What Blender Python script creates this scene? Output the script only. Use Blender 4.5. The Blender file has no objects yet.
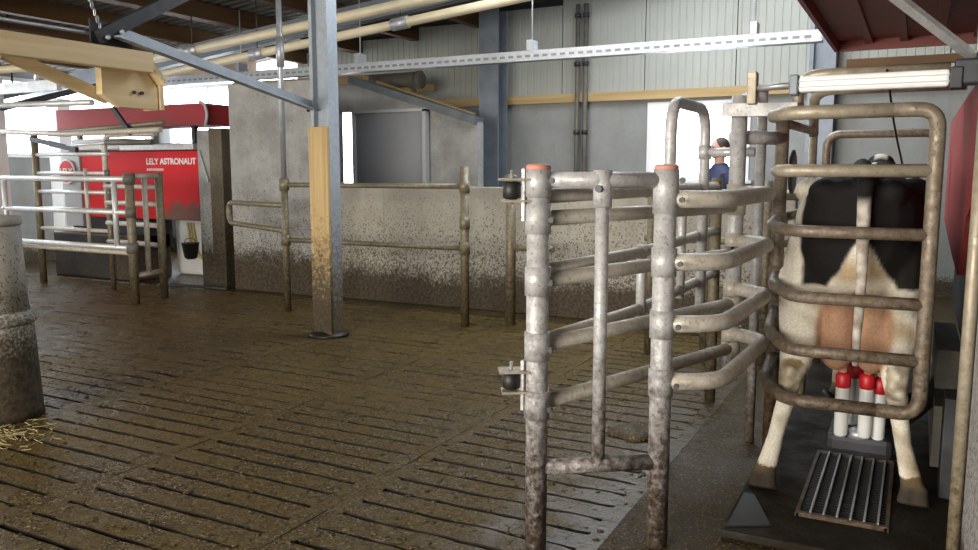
import bpy, bmesh, math, random
from mathutils import Vector, Matrix, noise
random.seed(7)
R = math.radians
scene = bpy.context.scene
COL = scene.collection

# ------------------------------------------------------------------ camera, sky, exposure
cam_data = bpy.data.cameras.new('camera'); cam = bpy.data.objects.new('camera', cam_data); COL.objects.link(cam)
cam.location = (0, 0, 1.5); cam.rotation_euler = (R(90 - 7.3), 0, R(27.5))
cam_data.sensor_width = 36; cam_data.lens = 820 / 978 * 36; cam_data.clip_start = 0.05; cam_data.clip_end = 300
scene.camera = cam
world = bpy.data.worlds.new('overcast_sky'); scene.world = world; world.use_nodes = True
bg = world.node_tree.nodes['Background']; bg.inputs[0].default_value = (0.88, 0.94, 1.0, 1); bg.inputs[1].default_value = 9.5
scene.view_settings.view_transform = 'Standard'; scene.view_settings.look = 'None'
scene.view_settings.gamma = 1; scene.view_settings.use_curve_mapping = False
scene.view_settings.exposure = 0.0
scene.cycles.use_denoising = True
scene.cycles.max_bounces = 8; scene.cycles.diffuse_bounces = 4; scene.cycles.sample_clamp_indirect = 6

def area(name, loc, rot, sx, sy, power, color):
    l = bpy.data.lights.new(name, 'AREA'); l.shape = 'RECTANGLE'; l.size = sx; l.size_y = sy; l.energy = power; l.color = color
    o = bpy.data.objects.new(name, l); COL.objects.link(o); o.location = loc; o.rotation_euler = rot
    return o
# added warm fill light behind the camera, the wall there has no door; the ridge light and the windows are real openings onto the sky
area('front_fill', (-4.5, -5.6, 2.2), (R(84), 0, 0), 7.0, 3.4, 1500, (1.0, 0.94, 0.84))
def portal(name, loc, rot, sx, sy):
    o = area(name, loc, rot, sx, sy, 1, (1, 1, 1)); o.data.cycles.is_portal = True
portal('ridge_portal', (-2.3, 8.05, 4.2), (0, 0, 0), 2.8, 3.7)
portal('window_portal', (-2.62, 10.95, 1.88), (R(-90), 0, 0), 1.35, 1.05)
portal('window_portal', (-10.9, 10.95, 2.16), (R(-90), 0, 0), 3.0, 1.75)
portal('side_window_portal', (-12.75, 7.05, 2.32), (0, R(-90), 0), 1.25, 7.7)

# ------------------------------------------------------------------ materials
class NT:
    def __init__(s, name):
        s.m = bpy.data.materials.new(name); s.m.use_nodes = True
        s.t = s.m.node_tree; s.b = s.t.nodes['Principled BSDF']
        s.geo = s.t.nodes.new('ShaderNodeNewGeometry')
        s.pos = s.geo.outputs['Position']
    def n(s, ty, **kw):
        x = s.t.nodes.new(ty)
        for k, v in kw.items():
            if hasattr(x, k): setattr(x, k, v)
            else: x.inputs[k.replace('_', ' ')].default_value = v
        return x
    def l(s, a, b): s.t.links.new(a, b)
    def noise(s, scale, detail=4, rough=.55, vec=None, stretch=None, dist=0):
        x = s.n('ShaderNodeTexNoise'); x.inputs['Scale'].default_value = scale; x.inputs['Detail'].default_value = detail
        x.inputs['Roughness'].default_value = rough; x.inputs['Distortion'].default_value = dist
        v = vec or s.pos
        if stretch:
            mp = s.n('ShaderNodeMapping'); mp.inputs['Scale'].default_value = stretch; s.l(v, mp.inputs[0]); v = mp.outputs[0]
        s.l(v, x.inputs['Vector']); return x.outputs['Fac']
    def ramp(s, fac, stops, interp='LINEAR'):
        r = s.n('ShaderNodeValToRGB'); r.color_ramp.interpolation = interp
        e = r.color_ramp.elements
        while len(e) < len(stops): e.new(.5)
        for k, (p, c) in zip(e, stops):
            k.position = p; k.color = (c, c, c, 1) if isinstance(c, (int, float)) else (*c, 1)
        s.l(fac, r.inputs[0]); return r.outputs[0]
    def math(s, op, a, b=None, c=None, clamp=False):
        x = s.n('ShaderNodeMath'); x.operation = op; x.use_clamp = clamp
        for i, v in enumerate((a, b, c)):
            if v is None: continue
            if isinstance(v, (int, float)): x.inputs[i].default_value = v
            else: s.l(v, x.inputs[i])
        return x.outputs[0]
    def mix(s, fac, a, b):
        x = s.n('ShaderNodeMix'); x.data_type = 'RGBA'
        if isinstance(fac, (int, float)): x.inputs[0].default_value = fac
        else: s.l(fac, x.inputs[0])
        for i, v in ((6, a), (7, b)):
            if isinstance(v, tuple): x.inputs[i].default_value = (*v, 1)
            else: s.l(v, x.inputs[i])
        return x.outputs[2]
    def z(s):
        x = s.n('ShaderNodeSeparateXYZ'); s.l(s.pos, x.inputs[0]); return x.outputs[2]
    def bump(s, h, strength, dist=.02):
        x = s.n('ShaderNodeBump'); x.inputs['Strength'].default_value = strength; x.inputs['Distance'].default_value = dist
        s.l(h, x.inputs['Height']); s.l(x.outputs[0], s.b.inputs['Normal'])
    def color(s, c):
        if isinstance(c, tuple): s.b.inputs['Base Color'].default_value = (*c, 1)
        else: s.l(c, s.b.inputs['Base Color'])
    def rough(s, r):
        if isinstance(r, (int, float)): s.b.inputs['Roughness'].default_value = r
        else: s.l(r, s.b.inputs['Roughness'])

MUD = (.062, .042, .018)
MUD2 = (.125, .09, .042)
def simple(name, c, rough=.5, metal=0, c2=None, scale=6, bump=0, bscale=40, stretch=None, spec=None):
    k = NT(name)
    k.color(k.mix(k.ramp(k.noise(scale, stretch=stretch), [(.35, 0.), (.65, 1.)]), c, c2) if c2 else c)
    k.rough(rough); k.b.inputs['Metallic'].default_value = metal
    if bump: k.bump(k.noise(bscale, stretch=stretch), bump, .01)
    return k.m
def steel(name, c, c2, z0, z1, amt=.5, dirt=(.13, .095, .055), metal=.75, rough=(.32, .6)):
    """zinc coated tube with dried splashes, thicker towards the floor (z0 = fully coated, z1 = clean)"""
    k = NT(name)
    base = k.mix(k.ramp(k.noise(22, 5), [(.3, 0.), (.7, 1.)]), c, c2)
    g = k.math('MULTIPLY_ADD', k.z(), -1 / (z1 - z0), z1 / (z1 - z0))
    n1 = k.noise(38, 6, .7)
    f = k.math('ADD', k.math('MULTIPLY', g, .75), k.math('MULTIPLY', k.math('SUBTRACT', n1, .5), 1.7))
    f = k.ramp(f, [(.3, 0.), (.85, 1.)])
    spots = k.ramp(k.noise(75, 3, .6), [(.55, 0.), (.68, 1.)])
    f = k.math('MAXIMUM', f, k.math('MULTIPLY', spots, amt * .8))
    k.color(k.mix(f, base, k.mix(k.ramp(k.noise(45, 4, .7), [(.4, 0.), (.6, 1.)]), dirt, tuple(v * .35 for v in dirt))))
    k.l(k.math('MULTIPLY', k.math('SUBTRACT', 1, f), metal), k.b.inputs['Metallic'])
    k.rough(k.ramp(k.noise(14), [(.3, rough[0]), (.7, rough[1])]))
    k.bump(k.math('ADD', n1, f), .35, .004)
    return k.m
M = {}
M['gate'] = steel('galvanised_gate_tube', (.64, .63, .63), (.44, .43, .43), .25, 1.15, .55, dirt=(.21, .165, .12), metal=.2)
M['gate_post'] = steel('galvanised_gate_post', (.61, .60, .60), (.40, .39, .39), .3, 1.35, .6, dirt=(.13, .092, .068), metal=.2)
M['hoop'] = steel('splashed_hoop_tube', (.58, .55, .50), (.46, .41, .33), .2, 1.2, .7, dirt=(.36, .26, .15), metal=.12)
M['stall'] = steel('brown_stained_stall_tube', (.29, .24, .185), (.17, .125, .085), .4, 1.9, .8, dirt=(.10, .062, .034), metal=.25)
M['stall_light'] = steel('tan_stall_tube', (.46, .41, .32), (.33, .27, .19), .2, 1.0, .5, dirt=(.30, .23, .14), metal=.3)
M['fence'] = steel('brown_fence_tube', (.25, .22, .155), (.17, .14, .085), .2, 1.7, .7, dirt=(.085, .06, .027), metal=.25)
M['column_steel'] = steel('column_steel', (.44, .48, .54), (.36, .40, .45), .45, 1.5, .2, dirt=(.16, .125, .075), metal=.4)
M['zinc'] = steel('clean_zinc_steel', (.52, .54, .57), (.42, .44, .47), -3, -1, .15, metal=.6)
M['zinc_white'] = steel('bright_zinc_rail', (.72, .73, .74), (.58, .59, .58), -.1, .6, .35, dirt=(.2, .16, .1), metal=.4)
M['beam_steel'] = simple('grey_primed_steel', (.215, .24, .275), .5, .25, (.17, .19, .22), 5, .05, 30)
M['beam_light'] = simple('galvanised_column_steel', (.44, .48, .54), .45, .45, (.36, .40, .45), 8, .05, 30)
M['dark_steel'] = simple('dark_steel', (.05, .052, .058), .5, .4, (.03, .03, .034), 9)
M['flashing'] = simple('grey_flashing', (.16, .18, .19), .5, .3, (.12, .13, .14), 7)
M['dark_pipe'] = simple('weathered_dark_pipe', (.09, .085, .075), .6, .1, (.14, .12, .09), 9)
M['black'] = simple('black_plastic', (.012, .012, .013), .5, 0, (.02, .018, .016), 12)
M['rubber'] = simple('black_rubber', (.016, .015, .014), .6, 0, (.035, .028, .02), 14, .2, 60)
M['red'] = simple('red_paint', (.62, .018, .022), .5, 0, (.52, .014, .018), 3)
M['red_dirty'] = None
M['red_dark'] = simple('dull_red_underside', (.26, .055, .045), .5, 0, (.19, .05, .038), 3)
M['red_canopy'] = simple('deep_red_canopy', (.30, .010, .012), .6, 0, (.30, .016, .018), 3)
M['red_rubber'] = simple('red_rubber', (.55, .012, .018), .45, 0, (.42, .01, .016), 8)
M['orange_cap'] = simple('faded_orange_plastic_cap', (.68, .24, .17), .55, 0, (.55, .30, .24), 30)
M['white'] = simple('white_plastic', (.78, .79, .78), .4, 0, (.70, .70, .68), 4)
M['white_dirty'] = simple('white_plastic_with_grime', (.72, .72, .68), .45, 0, (.42, .36, .27), 14)
M['cream'] = simple('cream_pipe', (.70, .62, .45), .4, 0, (.62, .54, .38), 3)
M['wood'] = simple('pale_planed_timber', (.84, .66, .40), .6, 0, (.70, .52, .28), 5, .08, 60, (1.0, .12, 3.0))
M['wood_x'] = simple('pale_timber_rail', (.46, .32, .15), .65, 0, (.34, .23, .10), 5, .08, 60, (.12, 1.0, 3.0))
M['wood_brown'] = simple('brown_roof_timber', (.13, .065, .022), .65, 0, (.085, .042, .015), 4, .08, 60, (1.0, .12, 2.0))
M['roof'] = simple('grey_roof_sheet', (.13, .125, .115), .75, 0, (.10, .095, .085), 2)
M['panel'] = simple('pale_grey_cladding', (.36, .37, .34), .5, 0, (.325, .335, .305), 1.5)
M['door'] = simple('grey_door_sheet', (.27, .275, .29), .5, .05, (.24, .245, .26), 2)
M['frame_light'] = simple('light_door_frame', (.42, .43, .44), .5, .2)
M['window_frame'] = simple('white_window_frame', (.74, .75, .76), .45)
M['hose'] = simple('yellow_hose', (.62, .50, .22), .45)
M['aluminium'] = simple('white_anodised_profile', (.88, .88, .88), .4, 0, (.80, .80, .79), 20)

def wood_stain():
    k = NT('splashed_timber')
    base = k.mix(k.ramp(k.noise(7, stretch=(3, 3, .15)), [(.35, 0.), (.65, 1.)]), (.56, .40, .19), (.42, .28, .12))
    n = k.noise(30, 6, .7)
    g = k.math('MULTIPLY_ADD', k.z(), -1 / 1.25, 1.45 / 1.25)
    f = k.ramp(k.math('ADD', g, k.math('MULTIPLY', k.math('SUBTRACT', n, .5), 1.9)), [(.35, 0.), (.8, 1.)])
    k.color(k.mix(f, base, k.mix(k.ramp(n, [(.4, 0.), (.65, 1.)]), (.025, .018, .008), (.11, .078, .038)))); k.rough(.6); k.bump(n, .2, .006)
    return k.m
M['wood_stain'] = wood_stain()
def concrete(name, c, c2, zmud, speck, band):
    """cast concrete; dung splashes with their own speckled edge up to zmud"""
    k = NT(name)
    base = k.mix(k.ramp(k.noise(2.2, 7, .68), [(.36, 0.), (.64, 1.)]), c, c2)
    base = k.mix(k.ramp(k.noise(5, 4, .6, stretch=(1, 1, .25)), [(.5, 0.), (.75, .45)]), base, (.20, .17, .12))
    v = k.n('ShaderNodeTexVoronoi'); v.inputs['Scale'].default_value = 34; k.l(k.pos, v.inputs['Vector'])
    g = k.math('MULTIPLY_ADD', k.z(), -1 / zmud, 1.0, clamp=True)
    sp = k.math('ADD', k.math('MULTIPLY', k.noise(55, 3, .65), 1.0), k.math('MULTIPLY', g, speck))
    f1 = k.ramp(sp, [(.63, 0.), (.70, 1.)])
    f2 = k.ramp(k.math('ADD', k.math('MULTIPLY_ADD', k.z(), -1 / band, 1.0), k.math('MULTIPLY', k.math('SUBTRACT', k.math('ADD', k.math('MULTIPLY', k.noise(5, 6, .7), .45), k.math('MULTIPLY', k.noise(48, 3, .7), .55)), .5), 1.9)), [(.10, 0.), (.40, 1.)])
    f = k.math('MAXIMUM', k.math('MULTIPLY', f1, .85), f2)
    k.color(k.mix(f, base, k.mix(k.ramp(k.noise(30, 5, .7), [(.4, 0.), (.62, 1.)]), (.022, .015, .006), (.075, .054, .028)))); k.rough(.75)
    k.bump(k.math('ADD', k.noise(25, 5), f), .25, .008)
    return k.m
M['conc_low'] = concrete('splashed_low_wall_concrete', (.40, .375, .32), (.32, .295, .245), 1.30, .22, .50)
M['conc_tall'] = concrete('grey_cast_concrete', (.40, .395, .38), (.25, .245, .235), 1.5, .17, .70)
M['conc_back'] = concrete('smooth_grey_concrete', (.27, .275, .27), (.225, .23, .225), .8, .1, .3)
M['brown_post'] = concrete('brown_grimed_post', (.15, .125, .09), (.09, .07, .045), 2.2, .22, 1.1)
M['footing'] = concrete('pale_footing_sleeve', (.47, .46, .42), (.34, .31, .26), 1.25, .26, .75)
M['splash_plate'] = concrete('pale_speckled_plate', (.50, .48, .47), (.40, .38, .37), 2.6, .14, .2)

def floor_mat(name, a, b, r0, r1, bump=.6, speck=1.0, ior=1.36, rinse=False):
    k = NT(name)
    big = k.noise(1.1, 5, .6, dist=.3); mid = k.noise(7, 6, .65); fine = k.noise(46, 5, .75)
    c = k.mix(k.ramp(mid, [(.3, 0.), (.7, 1.)]), a, b)
    c = k.mix(k.ramp(big, [(.4, 0.), (.7, .7)]), c, tuple(x * 1.35 for x in b))
    c = k.mix(k.ramp(fine, [(.50, 0.), (.60, .9 * speck)]), c, (.018, .012, .004))
    c = k.mix(k.ramp(k.noise(90, 3, .6), [(.57, 0.), (.66, .85 * speck)]), c, (.25, .185, .085))
    c = k.mix(k.ramp(k.noise(62, 2, .5), [(.60, 0.), (.66, .9 * speck)]), c, (.30, .225, .11))
    c = k.mix(k.ramp(k.noise(70, 2, .5, stretch=(1, 1.6, 1)), [(.56, 0.), (.62, .9 * speck)]), c, (.012, .008, .003))
    c = k.mix(k.ramp(k.noise(19, 4, .7), [(.56, 0.), (.68, .6 * speck)]), c, (.035, .024, .009))
    k.b.inputs['IOR'].default_value = ior; w = None
    if rinse:      # the strip beside the stall is hosed down: paler, wetter, smoother concrete with a ragged edge
        sx = k.n('ShaderNodeSeparateXYZ'); k.l(k.pos, sx.inputs[0])
        w = k.math('ADD', k.math('MULTIPLY_ADD', sx.outputs[0], 1.0, 1.85), k.math('MULTIPLY', k.math('SUBTRACT', k.noise(3.5, 6, .7), .5), 1.8))
        w = k.ramp(w, [(.25, 0.), (.62, 1.)])
        c = k.mix(k.math('MULTIPLY', w, .85), c, k.mix(mid, (.075, .062, .046), (.135, .118, .095)))
    k.color(c)
    rr = k.math('ADD', k.math('MULTIPLY', big, .6), k.math('MULTIPLY', mid, .4))
    ro = k.ramp(rr, [(.38, r0), (.6, r1)])
    h = k.math('ADD', k.math('MULTIPLY', mid, 1.6), k.math('MULTIPLY', fine, .55))
    if rinse:
        ro = k.math('MULTIPLY', ro, k.math('MULTIPLY_ADD', w, -.45, 1.0)); h = k.math('MULTIPLY', h, k.math('MULTIPLY_ADD', w, -.45, 1.0))
    k.rough(ro)
    dry = k.ramp(k.math('ADD', k.math('MULTIPLY', big, .55), k.math('MULTIPLY', mid, .45)), [(.42, .5), (.55, .16)])
    k.l(k.math('MAXIMUM', dry, k.math('MULTIPLY', w, .6)) if rinse else dry, k.b.inputs['Specular IOR Level'])
    k.bump(h, bump, .018)
    return k.m
M['slat'] = floor_mat('dung_covered_slat_concrete', (.070, .046, .0130), (.125, .084, .026), .15, .42, .6, rinse=True)
M['wet'] = floor_mat('wet_floor_concrete', (.030, .021, .008), (.058, .041, .018), .06, .20, .8, .8, 1.5)
M['platform'] = floor_mat('wet_black_rubber_mat', (.008, .0065, .005), (.020, .0155, .010), .45, .8, .5, .0)
M['dung'] = floor_mat('dung', (.035, .024, .009), (.085, .06, .025), .3, .6, .8)
M['muck_slot_shade'] = simple('wet_muck_slot_shade', (.012, .009, .005), .5)  # wet muck; on slat sides its near black puts slot shade into the colour
M['pit'] = simple('pit_black', (.006, .005, .004), .8)
M['straw'] = simple('straw', (.45, .36, .16), .7)

def red_soiled():
    k = NT('soiled_red_panel')
    n = k.noise(9, 5, .65)
    sx = k.n('ShaderNodeSeparateXYZ'); k.l(k.pos, sx.inputs[0])
    f = k.math('ADD', k.math('MULTIPLY_ADD', sx.outputs[2], -2.2, 2.75), k.math('MULTIPLY', k.math('SUBTRACT', n, .5), 1.2))
    f = k.math('MULTIPLY', f, k.ramp(k.math('MULTIPLY_ADD', sx.outputs[0], 1, 9.25), [(.1, .12), (.5, 1.)]))
    k.color(k.mix(k.ramp(f, [(.3, 0.), (.6, .9)]), (.62, .012, .016), (.14, .10, .075))); k.rough(.55); k.b.inputs['Specular IOR Level'].default_value = .25
    return k.m
M['red_soiled'] = red_soiled()
def red_worn():
    k = NT('worn_red_robot_panel')
    n = k.noise(5, 6, .7, stretch=(1, 1, .5))
    k.color(k.mix(k.ramp(n, [(.40, 0.), (.62, .9)]), (.40, .022, .022), (.15, .085, .07))); k.rough(.75); k.b.inputs['Specular IOR Level'].default_value = .2
    return k.m
M['red_worn'] = red_worn()
def glass():
    m = bpy.data.materials.new('window_glass'); m.use_nodes = True; t = m.node_tree; t.nodes.clear()
    o = t.nodes.new('ShaderNodeOutputMaterial'); mx = t.nodes.new('ShaderNodeMixShader'); tr = t.nodes.new('ShaderNodeBsdfTransparent')
    gl = t.nodes.new('ShaderNodeBsdfGlossy'); gl.inputs['Roughness'].default_value = .05; mx.inputs[0].default_value = .06
    t.links.new(tr.outputs[0], mx.inputs[1]); t.links.new(gl.outputs[0], mx.inputs[2]); t.links.new(mx.outputs[0], o.inputs[0])
    return m
M['glass'] = glass()
def daylit_sheet():
    k = NT('daylit_translucent_sheet')
    k.color((.8, .82, .84)); k.b.inputs['Emission Color'].default_value = (.86, .93, 1, 1); k.b.inputs['Emission Strength'].default_value = 2.6
    return k.m
M['daylit'] = daylit_sheet()

# ------------------------------------------------------------------ mesh helpers
class MB:
    def __init__(s): s.bm = bmesh.new()
    def box(s, x0, x1, y0, y1, z0, z1, bev=0):
        v = [s.bm.verts.new(p) for p in ((x0,y0,z0),(x1,y0,z0),(x1,y1,z0),(x0,y1,z0),(x0,y0,z1),(x1,y0,z1),(x1,y1,z1),(x0,y1,z1))]
        fs = [s.bm.faces.new([v[i] for i in q]) for q in ((3,2,1,0),(4,5,6,7),(0,1,5,4),(1,2,6,5),(2,3,7,6),(3,0,4,7))]
        if bev:
            es = list({e for f in fs for e in f.edges}); bmesh.ops.bevel(s.bm, geom=es, offset=bev, segments=2, affect='EDGES', profile=.5)
        return s
    def bar(s, a, b, w, h, up=(0, 0, 1)):
        """rectangular bar from a to b, w across, h along up"""
        a, b = Vector(a), Vector(b); d = (b - a).normalized(); u = Vector(up); sd = d.cross(u).normalized(); u = sd.cross(d)
        q = []
        for p in (a, b):
            for i, j in ((-1, -1), (1, -1), (1, 1), (-1, 1)): q.append(s.bm.verts.new(p + sd * i * w / 2 + u * j * h / 2))
        for f in ((0, 1, 2, 3), (7, 6, 5, 4), (0, 4, 5, 1), (1, 5, 6, 2), (2, 6, 7, 3), (3, 7, 4, 0)): s.bm.faces.new([q[i] for i in f])
        return s
    def prism(s, pts, axis, t0, t1):
        """polygon pts (2D) extruded along axis 0/1/2 from t0 to t1"""
        def P(p, t):
            q = list(p); q.insert(axis, t); return q
        a = [s.bm.verts.new(P(p, t0)) for p in pts]; b = [s.bm.verts.new(P(p, t1)) for p in pts]
        s.bm.faces.new(a); s.bm.faces.new(b[::-1]); n = len(pts)
        for i in range(n): s.bm.faces.new((a[i], b[i], b[(i+1) % n], a[(i+1) % n]))
        return s
    def tube(s, pts, r, seg=12, fillet=0, cap=True, smooth=True):
        pts = [Vector(p) for p in pts]
        rr = r if isinstance(r, (list, tuple)) else None
        if fillet and len(pts) > 2:
            out = [pts[0]]
            for i in range(1, len(pts) - 1):
                a, p, b = pts[i-1], pts[i], pts[i+1]
                d1, d2 = (a - p), (b - p); L = min(fillet, d1.length * .49, d2.length * .49)
                A, B = p + d1.normalized() * L, p + d2.normalized() * L
                for k in range(7):
                    t = k / 6; out.append(A * (1-t)**2 + p * 2*t*(1-t) + B * t*t)
            out.append(pts[-1]); pts = out
        n = len(pts); T = []
        for i in range(n):
            d = pts[min(i+1, n-1)] - pts[max(i-1, 0)]; T.append(d.normalized() if d.length > 1e-9 else Vector((0, 0, 1)))
        u = T[0].orthogonal().normalized(); rings = []
        for i in range(n):
            u = (u - T[i] * u.dot(T[i])); u = u.normalized() if u.length > 1e-6 else T[i].orthogonal().normalized()
            w = T[i].cross(u); q = rr[i] if rr else r
            rings.append([s.bm.verts.new(pts[i] + (u * math.cos(2*math.pi*k/seg) + w * math.sin(2*math.pi*k/seg)) * q) for k in range(seg)])
        for i in range(n - 1):
            for k in range(seg):
                f = s.bm.faces.new((rings[i][k], rings[i][(k+1) % seg], rings[i+1][(k+1) % seg], rings[i+1][k])); f.smooth = smooth
        if cap: s.bm.faces.new(rings[0][::-1]); s.bm.faces.new(rings[-1])
        return s
    def lathe(s, prof, c=(0, 0, 0), seg=24, axis=2, smooth=True):
        """prof: (radius, height) list turned about an axis through c"""
        rings = []
        for r, h in prof:
            ring = []
            for k in range(seg):
                a = 2 * math.pi * k / seg; p = [r * math.cos(a), r * math.sin(a)]; p.insert(axis, h)
                ring.append(s.bm.verts.new(Vector(p) + Vector(c)))
            rings.append(ring)
        for i in range(len(rings) - 1):
            for k in range(seg):
                f = s.bm.faces.new((rings[i][k], rings[i][(k+1) % seg], rings[i+1][(k+1) % seg], rings[i+1][k])); f.smooth = smooth
        s.bm.faces.new(rings[0][::-1]); s.bm.faces.new(rings[-1]); return s
    def ball(s, c, r, seg=14):
        r = r if isinstance(r, (tuple, list)) else (r, r, r)
        x = bmesh.ops.create_uvsphere(s.bm, u_segments=seg, v_segments=max(6, seg * 2 // 3), radius=1)
        for v in x['verts']: v.co = Vector((v.co.x * r[0], v.co.y * r[1], v.co.z * r[2])) + Vector(c)
        for v in x['verts']:
            for f in v.link_faces: f.smooth = True
        return s
    def build(s, name, mat, parent=None, origin=None):
        bmesh.ops.recalc_face_normals(s.bm, faces=s.bm.faces)
        me = bpy.data.meshes.new(name)
        o = Vector(origin) if origin else (parent.matrix_world.translation if False else Vector((0, 0, 0)))
        if parent is not None and origin is None: o = Vector(parent.get('_o', (0, 0, 0)))
        if o.length: bmesh.ops.translate(s.bm, verts=s.bm.verts, vec=-o)
        s.bm.to_mesh(me); s.bm.free()
        me.materials.append(M[mat] if isinstance(mat, str) else mat)
        ob = bpy.data.objects.new(name, me); COL.objects.link(ob)
        if parent is not None:
            ob.parent = parent
            if origin is not None: ob.location = o - Vector(parent.get('_o', (0, 0, 0)))
            ob['_o'] = tuple(o)
        else:
            ob.location = o; ob['_o'] = tuple(o)
        return ob
def tag(o, label, cat, group=None, kind=None):
    if label: o['label'] = label
    if cat: o['category'] = cat
    if group: o['group'] = group
    if kind: o['kind'] = kind
    return o
def thing(name, loc, label, cat, group=None):
    o = bpy.data.objects.new(name, None); COL.objects.link(o); o.location = loc; o['_o'] = tuple(loc); o.empty_display_size = .1
    return tag(o, label, cat, group)
def struct(o): o['kind'] = 'structure'; return o
def T(name, mat, parent, pts, r, fillet=0, seg=12): return MB().tube(pts, r, seg, fillet).build(name, mat, parent)
def B(name, mat, parent, *b, bev=0): return MB().box(*b, bev=bev).build(name, mat, parent)
def plain_copy(src, parent, loc, rot=None):
    c = src.copy(); COL.objects.link(c); c.parent = parent; c.location = loc
    if rot: c.rotation_euler = rot
    return c
def remesh(mb, voxel, smooth=4):
    me = bpy.data.meshes.new('tmp'); bmesh.ops.recalc_face_normals(mb.bm, faces=mb.bm.faces); mb.bm.to_mesh(me); mb.bm.free()
    o = bpy.data.objects.new('tmp', me); COL.objects.link(o)
    a = o.modifiers.new('r', 'REMESH'); a.mode = 'VOXEL'; a.voxel_size = voxel; a.use_smooth_shade = True
    b = o.modifiers.new('s', 'SMOOTH'); b.iterations = smooth; b.factor = .5
    dg = bpy.context.evaluated_depsgraph_get(); dg.update()
    out = bpy.data.meshes.new_from_object(o.evaluated_get(dg))
    bpy.data.objects.remove(o); bpy.data.meshes.remove(me)
    for p in out.polygons: p.use_smooth = True
    return out

# ================================================================== SETTING
# ---- floor: solid strip and pit below, slats as parts
XE = -1.05                                    # where the slats end, solid concrete beyond
fb = MB(); fb.box(-13, XE, -6, 11, -.75, -.55); fb.box(XE, 6, -6, 11, -.75, 0)
fb.box(-13, XE, 7.45, 11, -.55, 0); fb.box(-13, XE, -6, -1.0, -.55, 0)
floor = struct(fb.build('floor', 'wet'))
floor.data.materials.append(M['pit'])
for p in floor.data.polygons:
    if p.center.z < -.5: p.material_index = 1
PITCH, LEN = .1545, 1.2
def slat_mesh(i, mat='slat'):
    rnd = random.Random(100 + i); i = i % 12
    bm = bmesh.new(); L, W = LEN / 2 - .002, PITCH / 2
    g = [.013, .015, .017, .011, .013, .015, .012, .008][i % 8]
    e = .055 + rnd.random() * .03; e2 = .055 + rnd.random() * .04
    top = []
    def side(sgn):
        pts = [(-L, W), (-L + e, W)]
        k = 14; x0, x1 = -L + e, L - e2
        fill = rnd.random()
        for j in range(k + 1):
            x = x0 + (x1 - x0) * j / k
            d = g * (.6 + .7 * rnd.random())
            if i >= 3 and fill > .35 and rnd.random() < (.30 if i < 8 else .75): d = .001
            pts.append((x + (.008 if j == 0 else -.008 if j == k else 0), W - d))
        pts += [(L - e2, W), (L, W)]
        return [(x, y * sgn) for x, y in (pts if sgn > 0 else pts[::-1])]
    out = side(-1)[::-1] + side(1)[::-1]
    v0 = [bm.verts.new((x, y, 0)) for x, y in out]; f = bm.faces.new(v0)
    ex = bmesh.ops.extrude_face_region(bm, geom=[f])
    bmesh.ops.translate(bm, verts=[v for v in ex['geom'] if isinstance(v, bmesh.types.BMVert)], vec=(0, 0, -.13))
    bmesh.ops.recalc_face_normals(bm, faces=bm.faces)
    for f in bm.faces: f.material_index = 0 if abs(f.normal.z) > .5 else 1  # side faces get the near black that darkens the slots
    me = bpy.data.meshes.new('slat'); bm.to_mesh(me); bm.free(); me.materials.append(M[mat]); me.materials.append(M['muck_slot_shade']); return me
SL = [slat_mesh(i) for i in range(12)]
SLW = [slat_mesh(i) for i in (0, 1, 2, 5, 12, 13, 14)]
spots = []
row = 0
y = 1.445 + .0
Y0 = 2.067 - PITCH / 2 - PITCH * 5
nrows = int((7.45 - Y0) / PITCH)
for r in range(nrows):
    yy = Y0 + PITCH * (r + .5)
    off = 0 if yy < 3.92 else (.0 if yy > 5.6 else .0)
    for c in range(10):
        x1 = XE - c * LEN; xm = x1 - LEN / 2
        if xm < -12.9: continue
        yc = -xm * .4617 + yy * .887; xc = xm * .887 + yy * .4617
        if yc < 1.2 or not (-1.0 < xc / yc < .75): continue
        spots.append((yc, xm, yy))
spots.sort()
for k, (yc, xm, yy) in enumerate(spots[:295]):
    far = yy > 4.05
    rnd = random.random()
    i = random.choice((6, 8, 9, 10, 11, 11, 10)) if far else random.choice((0, 1, 2, 0, 1, 2, 4, 5, 6, 3))
    wet = xm > -2.3 and yy > 2.9
    o = bpy.data.objects.new('slat', random.choice(SLW) if wet else SL[i]); COL.objects.link(o); o.parent = floor
    o.location = (xm, yy, -random.random() * .003); o.rotation_euler = (random.uniform(-.006, .006), random.uniform(-.002, .002), 0)
bm = bmesh.new()
for yc, xm, yy in spots[295:]:
    n0 = len(bm.verts); bm.from_mesh(random.choice(SL[8:])); bm.verts.ensure_lookup_table()
    bmesh.ops.translate(bm, verts=bm.verts[n0:], vec=(xm, yy, 0))
me = bpy.data.meshes.new('far_slats'); bm.to_mesh(me); bm.free(); me.materials.append(M['slat']); me.materials.append(M['muck_slot_shade'])
o = bpy.data.objects.new('slat', me); COL.objects.link(o); o.parent = floor; o['kind'] = 'stuff'

# ---- dung lumps and straw on the slats
def lumps(n, boxr, rmin, rmax, seed):
    rnd = random.Random(seed); bm = bmesh.new(); x0, x1, y0, y1 = boxr
    ico = bmesh.new(); bmesh.ops.create_icosphere(ico, subdivisions=1, radius=1)
    ico.verts.ensure_lookup_table(); base = [v.co.copy() for v in ico.verts]; tri = [[v.index for v in f.verts] for f in ico.faces]; ico.free()
    for _ in range(n):
        r = rmin + (rmax - rmin) * rnd.random() ** 3; x, y = rnd.uniform(x0, x1), rnd.uniform(y0, y1)
        sx, sy, sz = 1 + 1.6 * rnd.random(), 1 + rnd.random(), .25 + .25 * rnd.random(); vs = []
        for b in base:
            k = r * rnd.uniform(.6, 1.35)
            vs.append(bm.verts.new((b.x * sx * k + x, b.y * sy * k + y, b.z * sz * k + r * .1)))
        for t in tri: bm.faces.new([vs[q] for q in t]).smooth = True
    return bm
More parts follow.
